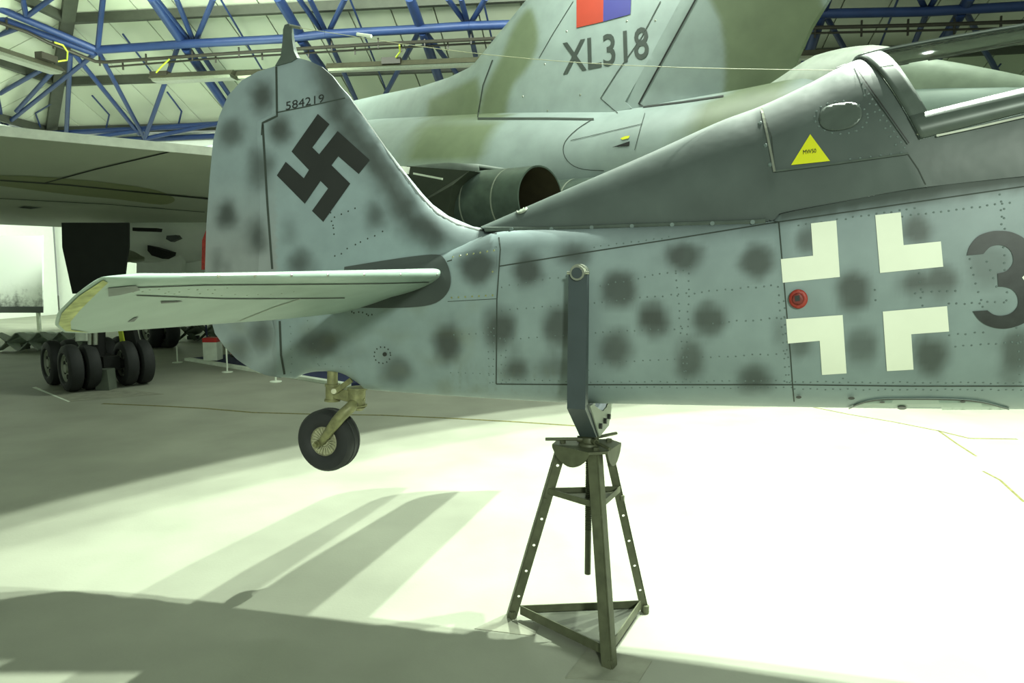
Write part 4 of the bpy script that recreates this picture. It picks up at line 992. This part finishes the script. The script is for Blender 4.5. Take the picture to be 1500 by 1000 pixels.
# photo panel on the left: own free-standing board
bd = at_depth(8, 420, 19.5); tl, tr_, br_, bl_ = [at_depth(*p, 19.5) for p in ((-45,345),(62,345),(62,458),(-45,458))]
pb = thing('photo_panel', (bd.x, bd.y, 0), 'large black and white photograph board against the left wall', 'panel')
pm = bpy.data.materials.new('printed_photo'); pm.use_nodes = True; N = pm.node_tree.nodes; Lk = pm.node_tree.links
tc = N.new('ShaderNodeTexCoord'); nz = N.new('ShaderNodeTexNoise'); nz.inputs['Scale'].default_value = 2.2; nz.inputs['Detail'].default_value = 8; nz.inputs['Roughness'].default_value = .65
sp = N.new('ShaderNodeSeparateXYZ'); Lk.new(tc.outputs['Generated'], sp.inputs[0]); Lk.new(tc.outputs['Object'], nz.inputs['Vector'])
ma = N.new('ShaderNodeMath'); ma.operation = 'MULTIPLY_ADD'; ma.inputs[1].default_value = -1.3; Lk.new(sp.outputs[2], ma.inputs[0]); Lk.new(nz.outputs['Fac'], ma.inputs[2])
cr = N.new('ShaderNodeValToRGB'); cr.color_ramp.elements[0].position = -0.0; cr.color_ramp.elements[0].color = (.85,.9,.84,1); cr.color_ramp.elements[1].position = .42; cr.color_ramp.elements[1].color = (.06,.07,.06,1)
e_ = cr.color_ramp.elements.new(.22); e_.color = (.75,.8,.74,1)
Lk.new(ma.outputs[0], cr.inputs[0]); Lk.new(cr.outputs[0], N['Principled BSDF'].inputs['Base Color'])
m = MB(); m.prism([tl, tr_, br_, bl_], V((0,.05,0))); m.build('print', pm, pb)
m = MB(); m.prism([at_depth(-45,449,19.45), at_depth(62,449,19.45), at_depth(62,458,19.45), at_depth(-45,458,19.45)], V((0,.05,0))); m.build('caption_band', 'plate', pb)
m = MB(); m.beam(at_depth(56,458,19.5), V((at_depth(56,458,19.5).x, 19.5, 0)), .08, .08, (1,0,0)); m.build('panel_leg', 'kerb', pb)
m = MB(); m.beam(at_depth(-30,458,19.5), V((at_depth(-30,458,19.5).x, 19.5, 0)), .08, .08, (1,0,0)); m.build('panel_leg', 'kerb', pb)
# carpeted plinth, barrier posts, box, visitor
pa, pb_, = floor_at(270,528), floor_at(505,567); dpl = (pb_-pa).normalized(); npl = V((-dpl.y, dpl.x, 0))
if npl.y < 0: npl = -npl
pt = thing('display_platform', (pa.x, pa.y, 0), 'low platform with dark blue carpet and white edge behind the tail wheel', 'platform')
m = MB(); m.prism([pa + npl*.12, pb_ + npl*.12, pb_ + npl*4.5 + dpl*1.0, pa + npl*4.5], ZZ*.04); m.build('carpet', 'carpet', pt)
m = MB(); m.prism([pa, pb_, pb_ + npl*.12, pa + npl*.12], ZZ*.05); m.build('white_edge', 'kerb', pt)
def stanchion(px, py, h, label):
    c = floor_at(px, py); t = thing('barrier_post', c, label, 'barrier', 'white barrier posts along the platform')
    m = MB(); m.lathe(c, (0,0,1), [(0,0),(0,.09),(.012,.09),(.02,.03),(.02,0)], 20); m.build('post_base', 'kerb', t, True)
    m = MB(); m.tube(c + ZZ*.02, c + ZZ*h, .014, 10); m.build('post_rod', 'kerb', t, True)
stanchion(260, 531, .30, 'white barrier post left of the red topped box'); stanchion(333, 545, .42, 'white barrier post in front of the rudder foot'); stanchion(404, 559, .30, 'short white barrier post below the tail cone')
bx = floor_at(308, 529, .04) + ZZ*.012; t = thing('display_box', bx, 'white box with red lid standing on the blue platform', 'box')
hx = V((.13,0,0)); hy_ = V((0,.13,0))
m = MB(); m.box(bx + ZZ*.17 + hy_, hx, hy_, ZZ*.17); m.build('box_body', 'kerb', t, False, .008); m = MB(); m.box(bx + ZZ*.38 + hy_, hx*1.04, hy_*1.04, ZZ*.04); m.build('box_lid', mat('red_lid', rgb(190,50,44), .5), t, False, .01)
M['redcloth'] = mat('red_fringed_cover', rgb(146,48,38), .8, 0, .25, 30, .3, 60)
cv = at_depth(299, 395, 9.0); m = MB(); m.prism([at_depth(*p, 9.0) for p in ((302,336),(296,352),(295,395),(306,395),(306,336))], V((0,.05,0))); 
m.build('warning_cover', 'redcloth', bomber)['label'] = 'red hanging warning cover'
def visitor():
    c = floor_at(331, 524, .04) + ZZ*.035; t = thing('person', c, 'person in khaki shorts with a dark blue backpack standing behind the rudder', 'person')
    def skin(name, verts, edges, rad, mt, root=0):
        me = bpy.data.meshes.new(name); me.from_pydata(verts, edges, []); o = bpy.data.objects.new(name, me); C.objects.link(o); o.parent = t; me.materials.append(M[mt])
        sk = o.modifiers.new('skin', 'SKIN'); sk.use_smooth_shade = True
        for i, r in enumerate(rad): me.skin_vertices[0].data[i].radius = (r, r*.9); me.skin_vertices[0].data[i].use_root = (i == root)
        sb = o.modifiers.new('sub', 'SUBSURF'); sb.levels = 1; sb.render_levels = 2; return o
    vb = [(0,0,.92),(0,0,1.1),(0,.01,1.32),(0,.0,1.46),(0,-.01,1.54),(0,-.02,1.64),(0,-.02,1.74),(-.09,0,.86),(-.10,0,.50),(-.10,.02,.10),(-.10,-.13,.04),(.09,0,.86),(.12,.02,.50),(.13,.05,.10),(.15,-.10,.04),
          (-.19,0,1.40),(-.25,.02,1.13),(-.22,-.12,.92),(-.21,-.17,.83),(.19,0,1.40),(.25,.02,1.13),(.23,-.10,.90),(.22,-.15,.81)]
    eb = [(0,1),(1,2),(2,3),(3,4),(4,5),(5,6),(0,7),(7,8),(8,9),(9,10),(0,11),(11,12),(12,13),(13,14),(2,15),(15,16),(16,17),(17,18),(2,19),(19,20),(20,21),(21,22)]
    rb = [.13,.12,.14,.06,.055,.085,.07,.085,.058,.04,.035,.085,.058,.04,.035,.055,.042,.032,.03,.055,.042,.032,.03]
    skin('body', vb, eb, rb, 'skin')
    skin('shirt', [(0,0,.98),(0,0,1.12),(0,.01,1.34),(-.2,0,1.41),(-.245,.01,1.2),(.2,0,1.41),(.245,.01,1.2)], [(0,1),(1,2),(2,3),(3,4),(2,5),(5,6)], [.15,.14,.16,.07,.06,.07,.06], 'shirt')
    skin('shorts', [(0,0,.94),(-.09,0,.84),(-.10,0,.58),(.09,0,.84),(.12,.015,.58)], [(0,1),(1,2),(0,3),(3,4)], [.15,.105,.085,.105,.085], 'shorts')
    skin('sandals', [(-.10,.05,.02),(-.10,-.15,.02)], [(0,1)], [.045,.04], 'conduit'); skin('sandals', [(.13,.08,.02),(.16,-.12,.02)], [(0,1)], [.045,.04], 'conduit')
    skin('hair', [(0,.01,1.68),(0,0,1.76)], [(0,1)], [.085,.07], 'conduit')
    m = MB(); b0 = c + V((-.34,-.05,.62)); m.box(b0 + ZZ*.22, V((.12,0,0)), V((0,.1,0)), ZZ*.22); m.build('backpack', 'shirt', t, False, .05)
    m = MB(); m.beam(b0 + V((.05,-.1,.02)), b0 + V((.07,-.1,-.42)), .03, .01, (0,1,0)); m.build('strap', 'shirt', t)
visitor()
